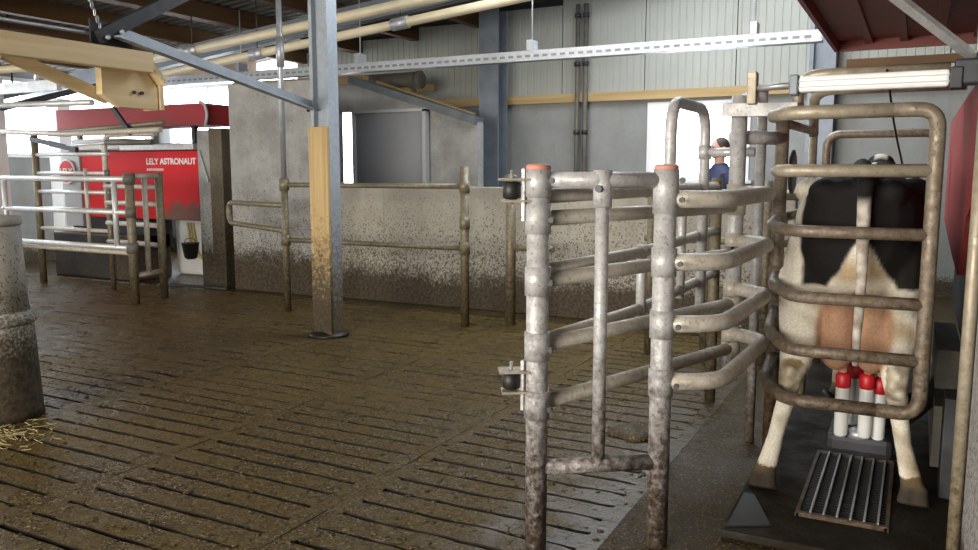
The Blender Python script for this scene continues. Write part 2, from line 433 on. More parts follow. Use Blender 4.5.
def stuff(bm, name, mat, label):
    me = bpy.data.meshes.new(name); bm.to_mesh(me); bm.free(); me.materials.append(M[mat])
    o = bpy.data.objects.new(name, me); COL.objects.link(o); tag(o, label, 'dung', None, 'stuff'); return o
bmL = lumps(5200, (-6.2, -1.0, 1.7, 7.2), .0025, .010, 3)
tmp = lumps(1200, (-12, -5, 2.5, 7.3), .004, .014, 4); mm = bpy.data.meshes.new('t'); tmp.to_mesh(mm); tmp.free(); bmL.from_mesh(mm)
stuff(bmL, 'dung_crumbs', 'dung', 'small brown dung crumbs strewn over the slatted floor')
bm = bmesh.new(); rnd = random.Random(5)
for _ in range(150):
    x, y = -4.55 + rnd.gauss(0, .16), 2.72 + rnd.gauss(0, .12)
    a = rnd.uniform(0, 6.28); l = rnd.uniform(.02, .10); z = rnd.uniform(.004, .012)
    d = Vector((math.cos(a), math.sin(a), rnd.uniform(-.05, .05))) * l; n = Vector((-math.sin(a), math.cos(a), 0)) * .0022
    p = Vector((x, y, z)); up = Vector((0, 0, .002))
    q = [bm.verts.new(w) for w in (p - n, p + n, p + d + n, p + d - n, p + up, p + d + up)]
    for f in ((0, 3, 5, 4), (1, 4, 5, 2), (0, 1, 2, 3), (0, 4, 1), (3, 2, 5)): bm.faces.new([q[i] for i in f])
o = stuff(bm, 'straw', 'straw', 'loose pale straw scattered by the foot of the left post'); o['category'] = 'straw'
def pat(loc, r, seed):
    rnd = random.Random(seed); mb = MB()
    mb.lathe([(r, 0), (r * .97, .012), (r * .8, .03), (r * .45, .042), (.01, .046)], loc, 20)
    for v in mb.bm.verts:
        k = noise.noise(v.co * 9 + Vector((seed, 0, 0))); d = v.co - Vector(loc)
        v.co = Vector(loc) + Vector((d.x * (1 + .35 * k), d.y * (1 + .35 * k), max(0, d.z * (1 + .4 * noise.noise(v.co * 30)))))
    return mb
tag(pat((-1.36, 4.42, 0), .14, 2).build('cow_pat', 'dung'), 'flat round cow pat on the slats seen between the two gate posts', 'dung')

# ---- ceiling: ribbed sheets, purlins, ridge light left open
def zr(x): return 3.78 + .10 * (x + 5.5)
cm = MB()
def sheet(x0, x1, y0, y1):
    n = max(2, int((y1 - y0) / .16)); prev = None
    for i in range(n + 1):
        y = y0 + (y1 - y0) * i / n
        for yy, dz in ((y, 0), (y + .05, -.03), (y + .10, -.03), (y + .15, 0)) if i < n else ((y, 0),):
            a = cm.bm.verts.new((x0, yy, zr(x0) + .08 + dz)); b = cm.bm.verts.new((x1, yy, zr(x1) + .08 + dz))
            if prev: cm.bm.faces.new((prev[0], prev[1], b, a))
            prev = (a, b)
sheet(-13, -3.7, -6.2, 11.2); sheet(-.9, 6.2, -6.2, 11.2); sheet(-3.7, -.9, 9.9, 11.2); sheet(-3.7, -.9, -6.2, 6.2)
ceiling = struct(cm.build('ceiling', 'roof'))
for x in (-11.4, -10.3, -9.2, -8.1, -7.0, -5.9):
    w = .12
    if x == -8.1: w = .2
    B('purlin', 'wood_brown', ceiling, x - w / 2, x + w / 2, -5.6, 11, zr(x) - .16, zr(x) + .045)
for y in (1.2, 4.6, 8.6):
    MB().bar((-13, y, zr(-13) - .28), (5.8, y, zr(5.8) - .28), .14, .22).build('rafter', 'beam_steel', ceiling)

# ---- back wall (Y = 11)
YB = 11.0
zb0, zb1 = 2.44, 2.56
w = MB()
# lower concrete with openings: window_1 X -3.3..-1.95 z 1.37..2.40, door_2 X -9.05..-7.75 z 0..2.4, window_2 X -12.4..-9.4
for x0, x1, z0, z1 in ((-13, -12.4, 0, zb0), (-12.4, -9.4, 0, 1.3), (-9.4, -9.05, 0, zb0), (-7.75, -3.3, 0, zb0), (-3.3, -1.95, 0, 1.37), (-3.3, -1.95, 2.40, zb0), (-1.95, 6, 0, zb0)):
    w.box(x0, x1, YB, YB + .2, z0, z1)
wall_back = struct(w.build('wall_back', 'conc_back'))
def cladding(x0, x1, z0, z1):
    mb = MB(); n = 12; prev = None; wd = (x1 - x0 - .012) / n
    prof = []
    for i in range(n):
        a = x0 + .006 + wd * i
        prof += [(a, 0), (a + wd * .40, 0), (a + wd * .47, .006), (a + wd * .53, .006), (a + wd * .6, 0)]
    prof.append((x1 - .006, 0))
    for x, d in prof:
        p = mb.bm.verts.new((x, YB + d, z0)); q = mb.bm.verts.new((x, YB + d, z1))
        r = mb.bm.verts.new((x, YB + .08, z0)); s2 = mb.bm.verts.new((x, YB + .08, z1))
        if prev:
            for k in ((0, 1), (1, 3), (3, 2), (2, 0)): mb.bm.faces.new((prev[k[0]], prev[k[1]], (p, q, r, s2)[k[1]], (p, q, r, s2)[k[0]]))
        else: mb.bm.faces.new((p, q, s2, r))
        prev = (p, q, r, s2)
    mb.bm.faces.new(prev[:1] + (prev[2], prev[3], prev[1]))
    return mb
x = -9.36
while x < 5:
    cladding(x, x + 1.2, zb1, zr(x) + .03).build('cladding_panel', 'panel', wall_back); x += 1.2
MB().box(-9.4, 6, YB + .09, YB + .2, zb1, 4.9).build('backing_board', 'dark_steel', wall_back)
B('timber_rail', 'wood_x', wall_back, -6.6, 6, YB - .09, YB + .05, zb0, zb1)
B('timber_rail', 'wood_x', wall_back, -9.4, -6.62, YB - .09, YB + .05, zb0 + .25, zb1 + .25)
def window(name, x0, x1, z0, z1, y, mull=(), f=.06):
    mb = MB()
    mb.box(x0, x1, y - .03, y + .07, z0, z0 + f); mb.box(x0, x1, y - .03, y + .07, z1 - f, z1)
    mb.box(x0, x0 + f, y - .03, y + .07, z0 + f, z1 - f); mb.box(x1 - f, x1, y - .03, y + .07, z0 + f, z1 - f)
    for m in mull: mb.box(m - f / 2, m + f / 2, y - .02, y + .06, z0 + f, z1 - f)
    o = struct(mb.build(name, 'window_frame'))
    MB().box(x0 + f * .6, x1 - f * .6, y + .02, y + .03, z0 + f * .6, z1 - f * .6).build('pane', 'glass', o)
    return o
w1 = window('window_1', -3.3, -1.95, 1.37, 2.40, YB, (), .07)
B('window_sill', 'window_frame', w1, -3.36, -1.9, YB - .10, YB + .04, 1.33, 1.37)
window('window_2', -12.4, -9.4, 1.3, 3.02, YB, (-11.4, -10.4))
# side wall on the left with a long window band
w = MB()
for y0, y1, z0, z1 in ((-6, 3.2, 0, 3.1), (3.2, 10.9, 0, 1.7), (10.9, 11.2, 0, 3.1), (3.2, 10.9, 2.95, 3.1)): w.box(-13, -12.8, y0, y1, z0, z1)
wall_left = struct(w.build('wall_left', 'conc_back'))
struct(MB().box(-13, 6.2, -6.2, -6, 0, 4.95).build('wall_front', 'panel'))
struct(MB().box(6, 6.2, -6, 11, 0, 4.95).build('wall_right', 'panel'))
mb = MB()
mb.box(-12.86, -12.76, 3.2, 10.9, 1.7, 1.76); mb.box(-12.86, -12.76, 3.2, 10.9, 2.89, 2.95)
for y in (3.23, 5.1, 7.0, 8.9, 10.87): mb.box(-12.86, -12.76, y - .03, y + .03, 1.76, 2.89)
w3 = struct(mb.build('window_3', 'window_frame'))
for y in (3.23, 5.1, 7.0, 8.9):
    MB().box(-12.82, -12.81, y + .03, y + 1.84, 1.76, 2.89).build('pane', 'glass', w3)

# ---- inner walls: tall block, low splashed wall, room wall with a sliding door
struct(MB().box(-7.62, -6.33, 7.66, 7.86, 0, 2.54, bev=.008).build('wall_left_block', 'conc_tall')).name = 'wall_center'
lw = struct(MB().box(-6.33, -.95, 7.70, 7.86, 0, 1.32, bev=.012).build('wall_middle', 'conc_low'))
for x in (-5.35, -3.1): B('joint_strip', 'conc_tall', lw, x - .006, x + .006, 7.697, 7.705, .5, 1.31)
wi = MB()
wi.prism([(-9.4, 0), (-7.47, 0), (-7.47, 2.32), (-9.4, 2.32)], 1, 9.6, 9.75)
wi.prism([(-7.10, 0), (-5.16, 0), (-5.16, 2.12), (-7.06, 2.72), (-7.10, 2.72)], 1, 9.6, 9.75)
wi.prism([(-9.4, 2.32), (-7.10, 2.32), (-7.10, 2.72), (-9.4, 2.72)], 1, 9.6, 9.75)
inner = struct(wi.build('wall_inner', 'conc_tall'))
MB().bar((-7.18, 9.62, 2.76), (-5.16, 9.62, 2.135), .22, .10).build('sloping_flashing', 'flashing', inner)
MB().bar((-6.95, 9.90, 2.72), (-5.4, 9.90, 2.22), .10, .09).build('sloping_timber', 'wood_x', inner)
B('timber_plate', 'wood_x', inner, -9.4, -7.0, 9.56, 9.75, 2.70, 2.82)
d1 = struct(MB().box(-7.05, -5.94, 9.50, 9.55, .05, 2.28, bev=.004).build('door_1', 'door'))
mb = MB(); mb.box(-7.10, -7.05, 9.47, 9.57, .03, 2.31); mb.box(-5.94, -5.89, 9.47, 9.57, .03, 2.31); mb.box(-7.10, -5.89, 9.47, 9.57, 2.28, 2.32)
mb.build('door_frame', 'frame_light', d1)
mb = MB(); mb.box(-9.05, -8.97, YB - .02, YB + .2, 0, 2.44); mb.box(-7.83, -7.75, YB - .02, YB + .2, 0, 2.44)
d2 = struct(mb.build('door_2', 'black'))
MB().box(-8.12, -8.02, YB - .12, YB - .06, 0, 2.0).build('door_edge', 'black', d2)

# ================================================================== FIXED STEEL AND TIMBER
def ibeam(name, x, y, w, d, z0, z1, t, mat, parent=None, origin=None):
    mb = MB(); mb.box(x - w/2, x - w/2 + t, y - d/2, y + d/2, z0, z1); mb.box(x + w/2 - t, x + w/2, y - d/2, y + d/2, z0, z1)
    mb.box(x - w/2 + t, x + w/2 - t, y - .012, y + .012, z0, z1); return mb.build(name, mat, parent)
col = thing('steel_column', (-4.74, 5.90, 0), 'galvanised steel column with a timber faced lower half, standing free on the slatted floor', 'column')
ibeam('upright', -4.69, 5.865, .20, .14, 0, 3.84, .035, 'column_steel', col)
B('timber_facing', 'wood_stain', col, -4.793, -4.588, 5.755, 5.793, 0.01, 1.875, bev=.006)
MB().lathe([(.19, 0), (.17, .025), (.12, .05)], (-4.71, 5.87, 0), 20).build('dung_collar', 'muck_slot_shade', col)
for z in (2.02, 2.10): MB().lathe([(.012, 0), (.012, .02)], (-4.82, 5.79, z), 8, 1).build('bolt', 'dark_steel', col)
# ------- diagonal brace and the bars that meet it
br = thing('diagonal_brace', (-4.73, 5.8, 2.05), 'grey steel brace sloping up to the left from the timber faced column', 'brace')
MB().bar((-4.78, 5.80, 2.06), (-4.78, 3.80, 2.41), .012, .085, (0, 0, 1)).build('flat_bar', 'beam_light', br)
MB().bar((-4.75, 5.80, 2.025), (-4.75, 3.80, 2.375), .06, .012, (0, 0, 1)).build('flange', 'beam_light', br)
st = thing('roof_strut', (-4.78, 3.78, 2.36), 'dark steel roof strut rising to the right above the timber beam end', 'strut')
MB().bar((-4.80, 3.70, 2.36), (-4.80, 4.62, 2.86), .06, .085).build('strut_bar', 'dark_steel', st)
MB().bar((-4.80, 4.62, 2.86), (-4.80, 5.8, 3.52), .06, .085).build('strut_extension', 'dark_steel', st)
mb = MB(); mb.box(-4.83, -4.815, 3.66, 3.98, 2.30, 2.47); mb.build('gusset_plate', 'dark_steel', st)
for y, z in ((3.74, 2.36), (3.85, 2.41), (3.9, 2.36)): MB().lathe([(.014, 0), (.014, .02)], (-4.765, y, z), 8, 0).build('bolt', 'zinc', st)
mb = MB()
for k in range(16):
    z = 2.43 + k * .042; a = k % 2
    mb.tube([(-4.8 + .009 * math.cos(t) * (1 - a), 3.72 - k * .017 + .009 * math.cos(t) * a, z + .024 * math.sin(t)) for t in [i * math.pi / 4 for i in range(9)]], .0035, 6, cap=False)
tag(mb.build('hanging_chain', 'zinc'), 'thin grey chain hanging from the roof down to the brace joint', 'chain')
# ------- boxed timber beam above the left post
tb = thing('timber_beam', (-4.78, 3.0, 2.16), 'pale boxed timber beam running over the left post with a cut off end', 'beam')
B('front_plank', 'wood', tb, -4.78, -4.70, -.6, 4.05, 2.160, 2.297, bev=.006)
MB().prism([(3.74, 2.0), (3.88, 1.925), (4.19, 1.925), (4.19, 2.07), (4.06, 2.23), (3.9, 2.29), (3.74, 2.29)], 0, -4.90, -4.84).build('back_board', 'wood', tb)
MB().bar((-4.92, 4.22, 1.925), (-4.92, 4.22, 2.12), .035, .18, (1, 0, 0)).build('end_board', 'wood', tb)
MB().bar((-4.85, 4.21, 2.11), (-4.85, 4.05, 2.285), .16, .035).build('bevelled_end', 'wood', tb)
MB().bar((-4.95, 3.15, 2.20), (-4.93, 3.84, 1.985), .05, .075).build('brace_batten', 'wood', tb)
MB().bar((-4.83, 3.93, 1.93), (-4.83, 3.93, 2.17), .012, .03).build('strap', 'zinc', tb)
for y in (3.985, 4.05): MB().lathe([(.012, -.01), (.012, .012)], (-4.835, y, 2.03), 8, 0).build('bolt', 'dark_steel', tb)
MB().bar((-5.2, -.6, 2.36), (-5.2, 3.7, 2.36), .10, .05).build('top_batten', 'wood_brown', tb)
T('conduit', 'zinc', tb, [(-5.2, -.6, 2.41), (-4.95, 2.9, 2.40), (-4.82, 3.8, 2.38)], .012)
# ------- left post with its sleeve
lp = thing('sleeved_post', (-4.93, 2.95, 0), 'steel post in a pale round dung splashed footing sleeve at the left edge', 'post')
c = (-4.93, 2.95, 0)
MB().lathe([(.25, 0), (.245, .05), (.225, .56), (.225, .585)], c, 32).build('lower_sleeve', 'footing', lp)
MB().lathe([(.228, .575), (.245, .59), (.248, .625), (.235, .645), (.20, .655)], c, 32).build('collar', 'footing', lp)
MB().lathe([(.205, .64), (.185, 1.18)], c, 32).build('upper_sleeve', 'footing', lp)
MB().lathe([(.187, 1.17), (.198, 1.18), (.198, 1.21), (.18, 1.225), (.06, 1.235)], c, 32).build('top_rim', 'footing', lp)
mb = MB(); mb.box(-4.985, -4.97, 2.89, 3.01, 1.2, 2.33); mb.box(-4.885, -4.87, 2.89, 3.01, 1.2, 2.33); mb.box(-4.97, -4.885, 2.943, 2.957, 1.2, 2.33)
mb.build('upright', 'zinc_white', lp)
MB().lathe([(.02, -.03), (.02, .03)], (-4.77, 2.82, 1.0), 10, 1).build('bolt', 'dark_steel', lp)

# ------- columns on the back wall, drain pipes
bc = thing('back_column', (-5.42, 10.55, 0), 'wide blue grey steel column against the back wall behind the low splashed wall', 'column')
mb = MB(); mb.box(-5.60, -5.30, 10.45, 10.485, 0, 3.72); mb.box(-5.60, -5.30, 10.715, 10.75, 0, 3.72); mb.box(-5.465, -5.435, 10.485, 10.715, 0, 3.72); mb.build('upright', 'beam_steel', bc)
bc2 = thing('back_column', (-1.1, 10.85, 0), 'distant grey steel column behind the stall under the red hood', 'column')
ibeam('upright', -1.1, 10.8, .30, .2, 0, 4.0, .05, 'beam_steel', bc2)
for i, (x, w_) in enumerate(((-4.28, 'left'), (-4.16, 'right'))):
    dp = thing('drain_pipe', (x, 10.9, 0), ('left' if i == 0 else 'right') + ' one of two thin dark drain pipes on the pale back wall', 'pipe')
    T('pipe', 'dark_pipe', dp, [(x, 10.87, 0), (x, 10.87, 3.75)], .035 if i else .03)
    for z in (2.02, 2.95, 3.6): MB().lathe([(.045, -.03), (.045, .03)], (x, 10.87, z), 12).build('clip', 'dark_steel', dp)

# ------- cable tray along X
ct = thing('cable_tray', (-5, 8.2, 2.75), 'long zinc cable tray hanging high across the hall', 'cable tray')
mb = MB(); mb.box(-9.6, -.85, 8.14, 8.26, 2.655, 2.668); mb.box(-9.6, -.85, 8.135, 8.145, 2.655, 2.76); mb.box(-9.6, -.85, 8.255, 8.265, 2.655, 2.76)
mb.build('trough', 'zinc', ct)
mb = MB()
for k in range(86): x = -9.5 + k * .1; mb.box(x, x + .06, 8.1325, 8.136, 2.69, 2.715)
o = mb.build('slots', 'beam_steel', ct); o['kind'] = 'stuff'
for x in (-7.9, -6.0, -3.75, -1.45):
    T('hanger_rod', 'zinc', ct, [(x, 8.2, 2.66), (x, 8.2, zr(x) - .0)], .008, seg=8)
    B('hanger_clamp', 'zinc', ct, x - .03, x + .03, 8.12, 8.28, 2.76, 2.87)
for k in range(3): T('cable', 'black', ct, [(-9.5, 8.17 + k * .03, 2.68), (-1, 8.17 + k * .03, 2.68)], .012, seg=6)
# ------- two cream feed pipes
for i, (a, b, lab) in enumerate((((-9.0, 7.5, 2.87), (-3.2, 7.5, 3.385), 'upper cream feed pipe climbing to the right under the roof'), ((-8.9, 7.5, 2.68), (-2.6, 7.5, 3.275), 'lower cream feed pipe climbing to the right above the cable tray'))):
    y = 7.5 if i == 0 else 7.55
    fp = thing('feed_pipe', (a[0], y, a[2]), lab, 'pipe')
    a = Vector((a[0], y, a[2])); b = Vector((b[0], y, b[2])); d = (b - a)
    T('pipe', 'cream', fp, [a, b], .055 if i == 0 else .05, seg=16)
    for t in ((.17, .52) if i == 0 else (.3, .62)):
        p = a + d * t; T('coupling', 'zinc', fp, [p - d.normalized() * .1, p + d.normalized() * .1], .066, seg=16)
        T('hanger_wire', 'dark_steel', fp, [p, (p.x, p.y, zr(p.x))], .005, seg=6)
dk = thing('open_pipe', (-7.4, 10.2, 2.9), 'short thick dark pipe with an open end above the sloping room wall', 'pipe')
MB().lathe([(.115, 0), (.115, 1.15)], (-7.6, 10.25, 2.79), 20, 0).build('pipe', 'dark_pipe', dk)
MB().lathe([(.125, 1.10), (.125, 1.17), (.09, 1.17)], (-7.6, 10.25, 2.79), 20, 0).build('end_collar', 'dark_pipe', dk)
B('bracket', 'wood_x', dk, -7.9, -6.6, 10.12, 10.38, 2.60, 2.675)
for x in (-7.6, -7.2): B('bearer', 'wood_x', dk, x - .04, x + .04, 9.75, YB, 2.52, 2.60)

# ================================================================== FENCE ALONG THE LOW WALL
fe = thing('tube_fence', (-5.9, 6.7, 0), 'rusty brown two rail tube fence in front of the splashed low wall', 'fence')
T('tall_post', 'fence', fe, [(-5.916, 6.70, 0), (-5.916, 6.70, 1.42)], .036)
T('tall_post', 'zinc', fe, [(-5.916, 6.70, 1.42), (-5.916, 6.70, 3.72)], .03)
T('sleeve', 'zinc', fe, [(-5.916, 6.70, 2.55), (-5.916, 6.70, 2.86)], .042)
T('post', 'fence', fe, [(-3.817, 6.83, 0), (-3.817, 6.83, 1.53)], .043)
T('rail', 'fence', fe, [(-5.916, 6.70, 1.345), (-3.817, 6.83, 1.345)], .026)
T('rail', 'fence', fe, [(-5.916, 6.70, .765), (-3.817, 6.83, .755)], .026)
for p in ((-5.916, 6.70, 1.345), (-5.916, 6.70, .765), (-3.817, 6.83, 1.345), (-3.817, 6.83, .755), (-3.817, 6.83, 1.0)):
    T('clamp', 'fence', fe, [Vector(p) - Vector((0, 0, .06)), Vector(p) + Vector((0, 0, .06))], .052)
T('hoop_rail', 'fence', fe, [(-5.916, 6.70, 1.13), (-7.0, 6.98, 1.13), (-7.0, 6.98, .90), (-5.916, 6.70, .86)], .028, .09)
lt = thing('latch_post', (-3.45, 7.08, 0), 'stained short tube post close behind the left hinge of the big gate', 'post')
T('tube', 'fence', lt, [(-3.45, 7.08, 0), (-3.45, 7.08, 1.42)], .05)
T('side_arm', 'fence', lt, [(-3.45, 7.08, .76), (-3.0, 7.08, .76)], .03)
MB().lathe([(.06, 0), (.06, .04), (.02, .05)], (-3.45, 7.08, 1.41), 14).build('cap', 'fence', lt)

# ================================================================== TRIANGULAR GATE IN FRONT
P1, P2, P3 = Vector((-1.26, 2.82, 0)), Vector((-.853, 3.10, 0)), Vector((-.80, 4.20, 0))
gt = thing('cattle_gate', P1, 'big three sided zinc cattle gate with bent tube hoops in front of the stall', 'gate')
def up(p, z): return Vector((p.x, p.y, z))
def sleeve(par, p, z0, z1, r, mat='gate_post'): return T('sleeve', mat, par, [up(p, z0), up(p, z1)], r, seg=20)
T('gate_post', 'gate_post', gt, [up(P1, 0.0), up(P1, 1.50)], .0425, seg=20)
T('gate_post', 'gate_post', gt, [up(P2, 0.0), up(P2, 1.50)], .0425, seg=20)
T('gate_post', 'gate_post', gt, [up(P3, .50), up(P3, 1.86)], .040, seg=16)
for p in (P1, P2): MB().lathe([(.047, 0), (.047, .018), (.04, .024), (.012, .026)], up(p, 1.497), 20).build('end_cap', 'orange_cap', gt)
ZR = (1.462, 1.318, 1.083, .832, .602)     # straight rails from post 1
ZH = (1.389, 1.148, .906, .676)            # hoops from post 2
sleeve(gt, P1, 1.40, 1.502, .049)
for z in ZR[1:]: sleeve(gt, P1, z - .055, z + .055, .049)
sleeve(gt, P2, 1.335, 1.502, .049)
for z in ZH[1:]: sleeve(gt, P2, z - .055, z + .055, .049)
d12 = (P2 - P1).normalized()
T('panel_rail', 'gate', gt, [up(P1, 1.462) + d12 * .03, up(P2, 1.462) - d12 * .03], .031, seg=16)
T('panel_rail', 'gate_post', gt, [up(P1, .348) + d12 * .03, up(P2, .348) - d12 * .03], .031, seg=16)
pm = P1.lerp(P2, .50)
T('panel_bar', 'gate_post', gt, [up(pm, .345), up(pm, 1.40)], .026, seg=14)
T('panel_tee', 'gate', gt, [up(pm, 1.36), up(pm, 1.50)], .036, seg=14)
for p, zz in ((P1, (1.462, 1.318, 1.083, .832, .602)), (P2, (1.462, *ZH))):
    for z in zz: 
        q = up(p, z) + Vector((.075, -.02, 0)); MB().lathe([(.011, 0), (.011, .012)], q + Vector((0, -.034, 0)), 8, 1).build('bolt', 'dark_steel', gt)
MB().lathe([(.014, 0), (.014, .02)], up(pm, 1.43) + Vector((0, -.05, 0)), 8, 1).build('bolt', 'dark_steel', gt)
for z in ZR[1:]:
    T('straight_rail', 'hoop', gt, [up(P1, z), up(P1.lerp(P3, .5), z), up(P3, z)], .030, seg=14)
for z in ZH:
    a = up(P2, z); tip = Vector((-.625, 4.02, z))
    T('hoop', 'hoop', gt, [a, Vector((-.645, 3.20, z)), Vector((-.615, 4.06, z)), Vector((-.72, 4.16, z)), up(P3, z)], .034, .32 if True else 0, seg=16)
for z in ZH + ZR[1:]: sleeve(gt, P3, z - .04, z + .04, .047, 'hoop')
# roller brackets at the hinge side
for z in (1.43, .70):
    hb = thing('gate_roller', up(P1, z), ('upper' if z > 1 else 'lower') + ' black roller bracket on the left side of the big gate post', 'roller')
    hb['kind'] = 'thing'
    q = up(P1, z)
    MB().bar(q + Vector((-.13, -.07, .035)), q + Vector((-.03, -.01, .035)), .09, .008).build('top_plate', 'stall_light', hb)
    MB().bar(q + Vector((-.12, -.065, -.045)), q + Vector((-.03, -.01, -.045)), .08, .008).build('bottom_plate', 'stall_light', hb)
    MB().lathe([(.02, -.036), (.034, -.028), (.034, .024), (.02, .03)], q + Vector((-.088, -.045, -.003)), 16).build('roller', 'black', hb)
    MB().lathe([(.007, -.06), (.007, .07)], q + Vector((-.088, -.045, 0)), 8).build('pin', 'zinc', hb)
    MB().bar(q + Vector((-.046, -.012, -.12)), q + Vector((-.046, -.012, .075)), .012, .05, (0, 1, 0)).build('hinge_plate', 'gate', hb)
# ------- back side of the pen: straight rails along Y and a tall hoop
rp = thing('pen_hoop', (-1.1, 4.06, 0), 'tall upside down tube hoop rising behind the big gate in front of the window', 'barrier')
T('hoop', 'gate', rp, [(-1.1, 4.06, 0), (-1.1, 4.06, 1.84), (-1.1, 4.80, 1.84), (-1.1, 4.80, .55)], .030, .16, 14)
T('side_arm', 'gate', rp, [(-1.1, 4.80, 1.60), (-.82, 4.80, 1.60)], .026)
T('clamp', 'gate', rp, [(-1.1, 4.80, 1.56), (-1.1, 4.80, 1.64)], .038)
pr_ = thing('pen_rails', (-1.2, 3.0, 0), 'splashed tube rails running back from the left gate post to the rear of the pen', 'rail')
for z in (1.40, 1.117, .846):
    T('rail', 'hoop', pr_, [(P1.x, P1.y, z), (-1.135, 3.74, z), (-1.13, 5.3, z)], .027, .2)
T('rear_post', 'fence', pr_, [(-1.13, 5.3, 0), (-1.13, 5.3, 1.45)], .035)
T('dropper', 'gate', pr_, [(-1.135, 3.74, .80), (-1.135, 3.74, 1.15)], .024)
T('dropper', 'gate', pr_, [(-1.13, 4.45, .80), (-1.13, 4.45, 1.42)], .024)
bf = thing('rear_fence', (-2.0, 6.6, 0), 'dim stained fence behind the pen in front of the splashed wall', 'fence')
for x in (-1.9, -1.45, -1.0): T('post', 'fence', bf, [(x, 6.5, 0), (x, 6.5, 1.42)], .035)
for z in (1.30, .95, .6): T('rail', 'fence', bf, [(-1.95, 6.5, z), (-.75, 6.5, z)], .027)

# ================================================================== STALL WITH THE COW
pf = tag(MB().box(-.64, .24, 3.28, 6.9, 0, .04, bev=.01).build('stall_platform', 'platform'), 'low wet black rubber floor of the milking stall under the cow', 'floor mat')
ep = tag(MB().prism([(-.62, 3.31), (-.46, 3.40), (-.575, 3.70), (-.62, 3.70)], 2, 0.041, .048).build('ramp_plate', 'dark_steel'), 'wet bluish steel wedge plate at the near corner of the stall floor', 'plate')
gr = thing('floor_grate', (-.21, 4.0, .04), 'steel bar grate let into the stall floor between the hind hooves', 'grate')
mb = MB(); mb.box(-.38, -.03, 3.56, 3.585, .04, .058); mb.box(-.38, -.03, 4.42, 4.44, .04, .058); mb.box(-.385, -.37, 3.56, 4.44, .04, .055); mb.box(-.04, -.025, 3.56, 4.44, .04, .055)
mb.build('grate_frame', 'stall', gr)
for k in range(6): B('bar', 'zinc', gr, -.33 + k * .052, -.322 + k * .052, 3.58, 4.43, .041, .062)
mb = MB()
for k in range(26): y = 3.60 + k * .032; mb.box(-.37, -.04, y, y + .007, .041, .049)
o = mb.build('cross_rods', 'black', gr); o['kind'] = 'stuff'
sf = thing('milking_stall', (-.63, 4.45, 0), 'brown stained tube frame of the milking stall around the cow', 'stall')
HP = Vector((-.63, 4.45, 0))
T('hinge_post', 'stall', sf, [up(HP, .04), up(HP, 1.80)], .034, seg=16)
T('side_post', 'gate', sf, [(-.756, 4.60, 0), (-.756, 4.60, 1.95)], .026)
T('side_post', 'stall_light', sf, [(-.60, 5.55, .04), (-.60, 5.55, 1.86)], .026)
T('front_hoop', 'stall', sf, [(-.62, 6.62, .04), (-.62, 6.62, 1.76), (.12, 6.62, 1.76), (.12, 6.62, .04)], .03, .1)
T('side_rail', 'stall', sf, [up(HP, 1.74), (-.60, 5.55, 1.74)], .024)
for z in (.45, .85, 1.25): T('side_rail', 'stall', sf, [up(HP, z), (-.60, 5.55, z), (-.62, 6.62, z)], .026)
T('coupling_tube', 'gate', sf, [(-.83, 4.20, 1.66), (-.62, 4.45, 1.66)], .034)
MB().bar((-.86, 4.16, 1.79), (-.50, 4.05, 1.775), .07, .06).build('hinge_arm', 'gate', sf)
MB().bar((-.86, 4.18, 1.80), (-.80, 4.62, 1.90), .04, .05).build('stay', 'beam_steel', sf)
MB().bar((-.80, 4.62, 1.93), (-.52, 4.0, 1.88), .03, .03).build('stay', 'stall', sf)
T('top_rail', 'stall_light', sf, [(-.55, 4.35, 1.75), (-.55, 4.35, 1.96), (.10, 4.35, 1.96)], .027, .1)
T('top_rail', 'stall_light', sf, [(-.60, 5.55, 1.72), (-.57, 5.2, 1.96), (-.2, 5.2, 1.96)], .03, .12)
T('top_rail', 'stall', sf, [(-.2, 5.2, 1.96), (.2, 5.2, 1.96)], .03)
MB().bar((-.35, 4.5, 2.02), (.22, 4.5, 2.02), .03, .04).build('cross_bar', 'wood_brown', sf)
# round side plate
sp = thing('side_plate', (-.63, 4.7, 1.5), 'oval dark plate on the stall side beside the rump of the cow', 'plate')
MB().lathe([(.10, -.005), (.115, 0), (.115, .012), (.10, .016)], (-.60, 4.62, 1.49), 28, 0).build('disc', 'dark_pipe', sp)
# rear gate of the stall
sg = thing('stall_gate', (-.5, 3.7, 1.0), 'brown tube stall gate of five bars closed behind the cow', 'gate')
GY, GXR = 3.66, .055
RZ = (1.497, 1.245, .965, .735, .515)
T('outer_frame', 'stall_light', sg, [(-.585, 3.85, 1.735), (-.50, GY, 1.735), (-.1, GY, 1.735)], .029, .06, 14)
T('outer_frame', 'stall', sg, [(-.1, GY, 1.735), (GXR, GY, 1.735), (GXR, GY, RZ[4]), (-.10, GY, RZ[4])], .029, .12, 14)
T('bar', 'stall_light', sg, [(-.585, 4.0, RZ[0]), (-.52, GY, RZ[0]), (GXR, GY, RZ[0])], .027, .06, 14)
T('bar', 'stall', sg, [up(HP, 1.255), (-.60, 4.0, 1.245), (-.47, GY, RZ[1]), (GXR, GY, RZ[1])], .026, .10, 14)
T('bar', 'stall', sg, [up(HP, .965), (-.58, 4.0, .965), (-.45, GY, RZ[2]), (GXR, GY, RZ[2])], .026, .10, 14)
T('bar', 'stall', sg, [up(HP, .78), (-.59, 4.0, .75), (-.47, GY, RZ[3]), (GXR, GY, RZ[3])], .026, .10, 14)
T('bar', 'stall', sg, [up(HP, .53), (-.59, 3.95, .52), (-.47, GY, RZ[4]), (-.10, GY, RZ[4])], .028, .10, 14)
for z in RZ[1:3]: T('clamp', 'stall', sg, [(-.62, 4.40, z - .04), (-.62, 4.40, z + .04)], .042)
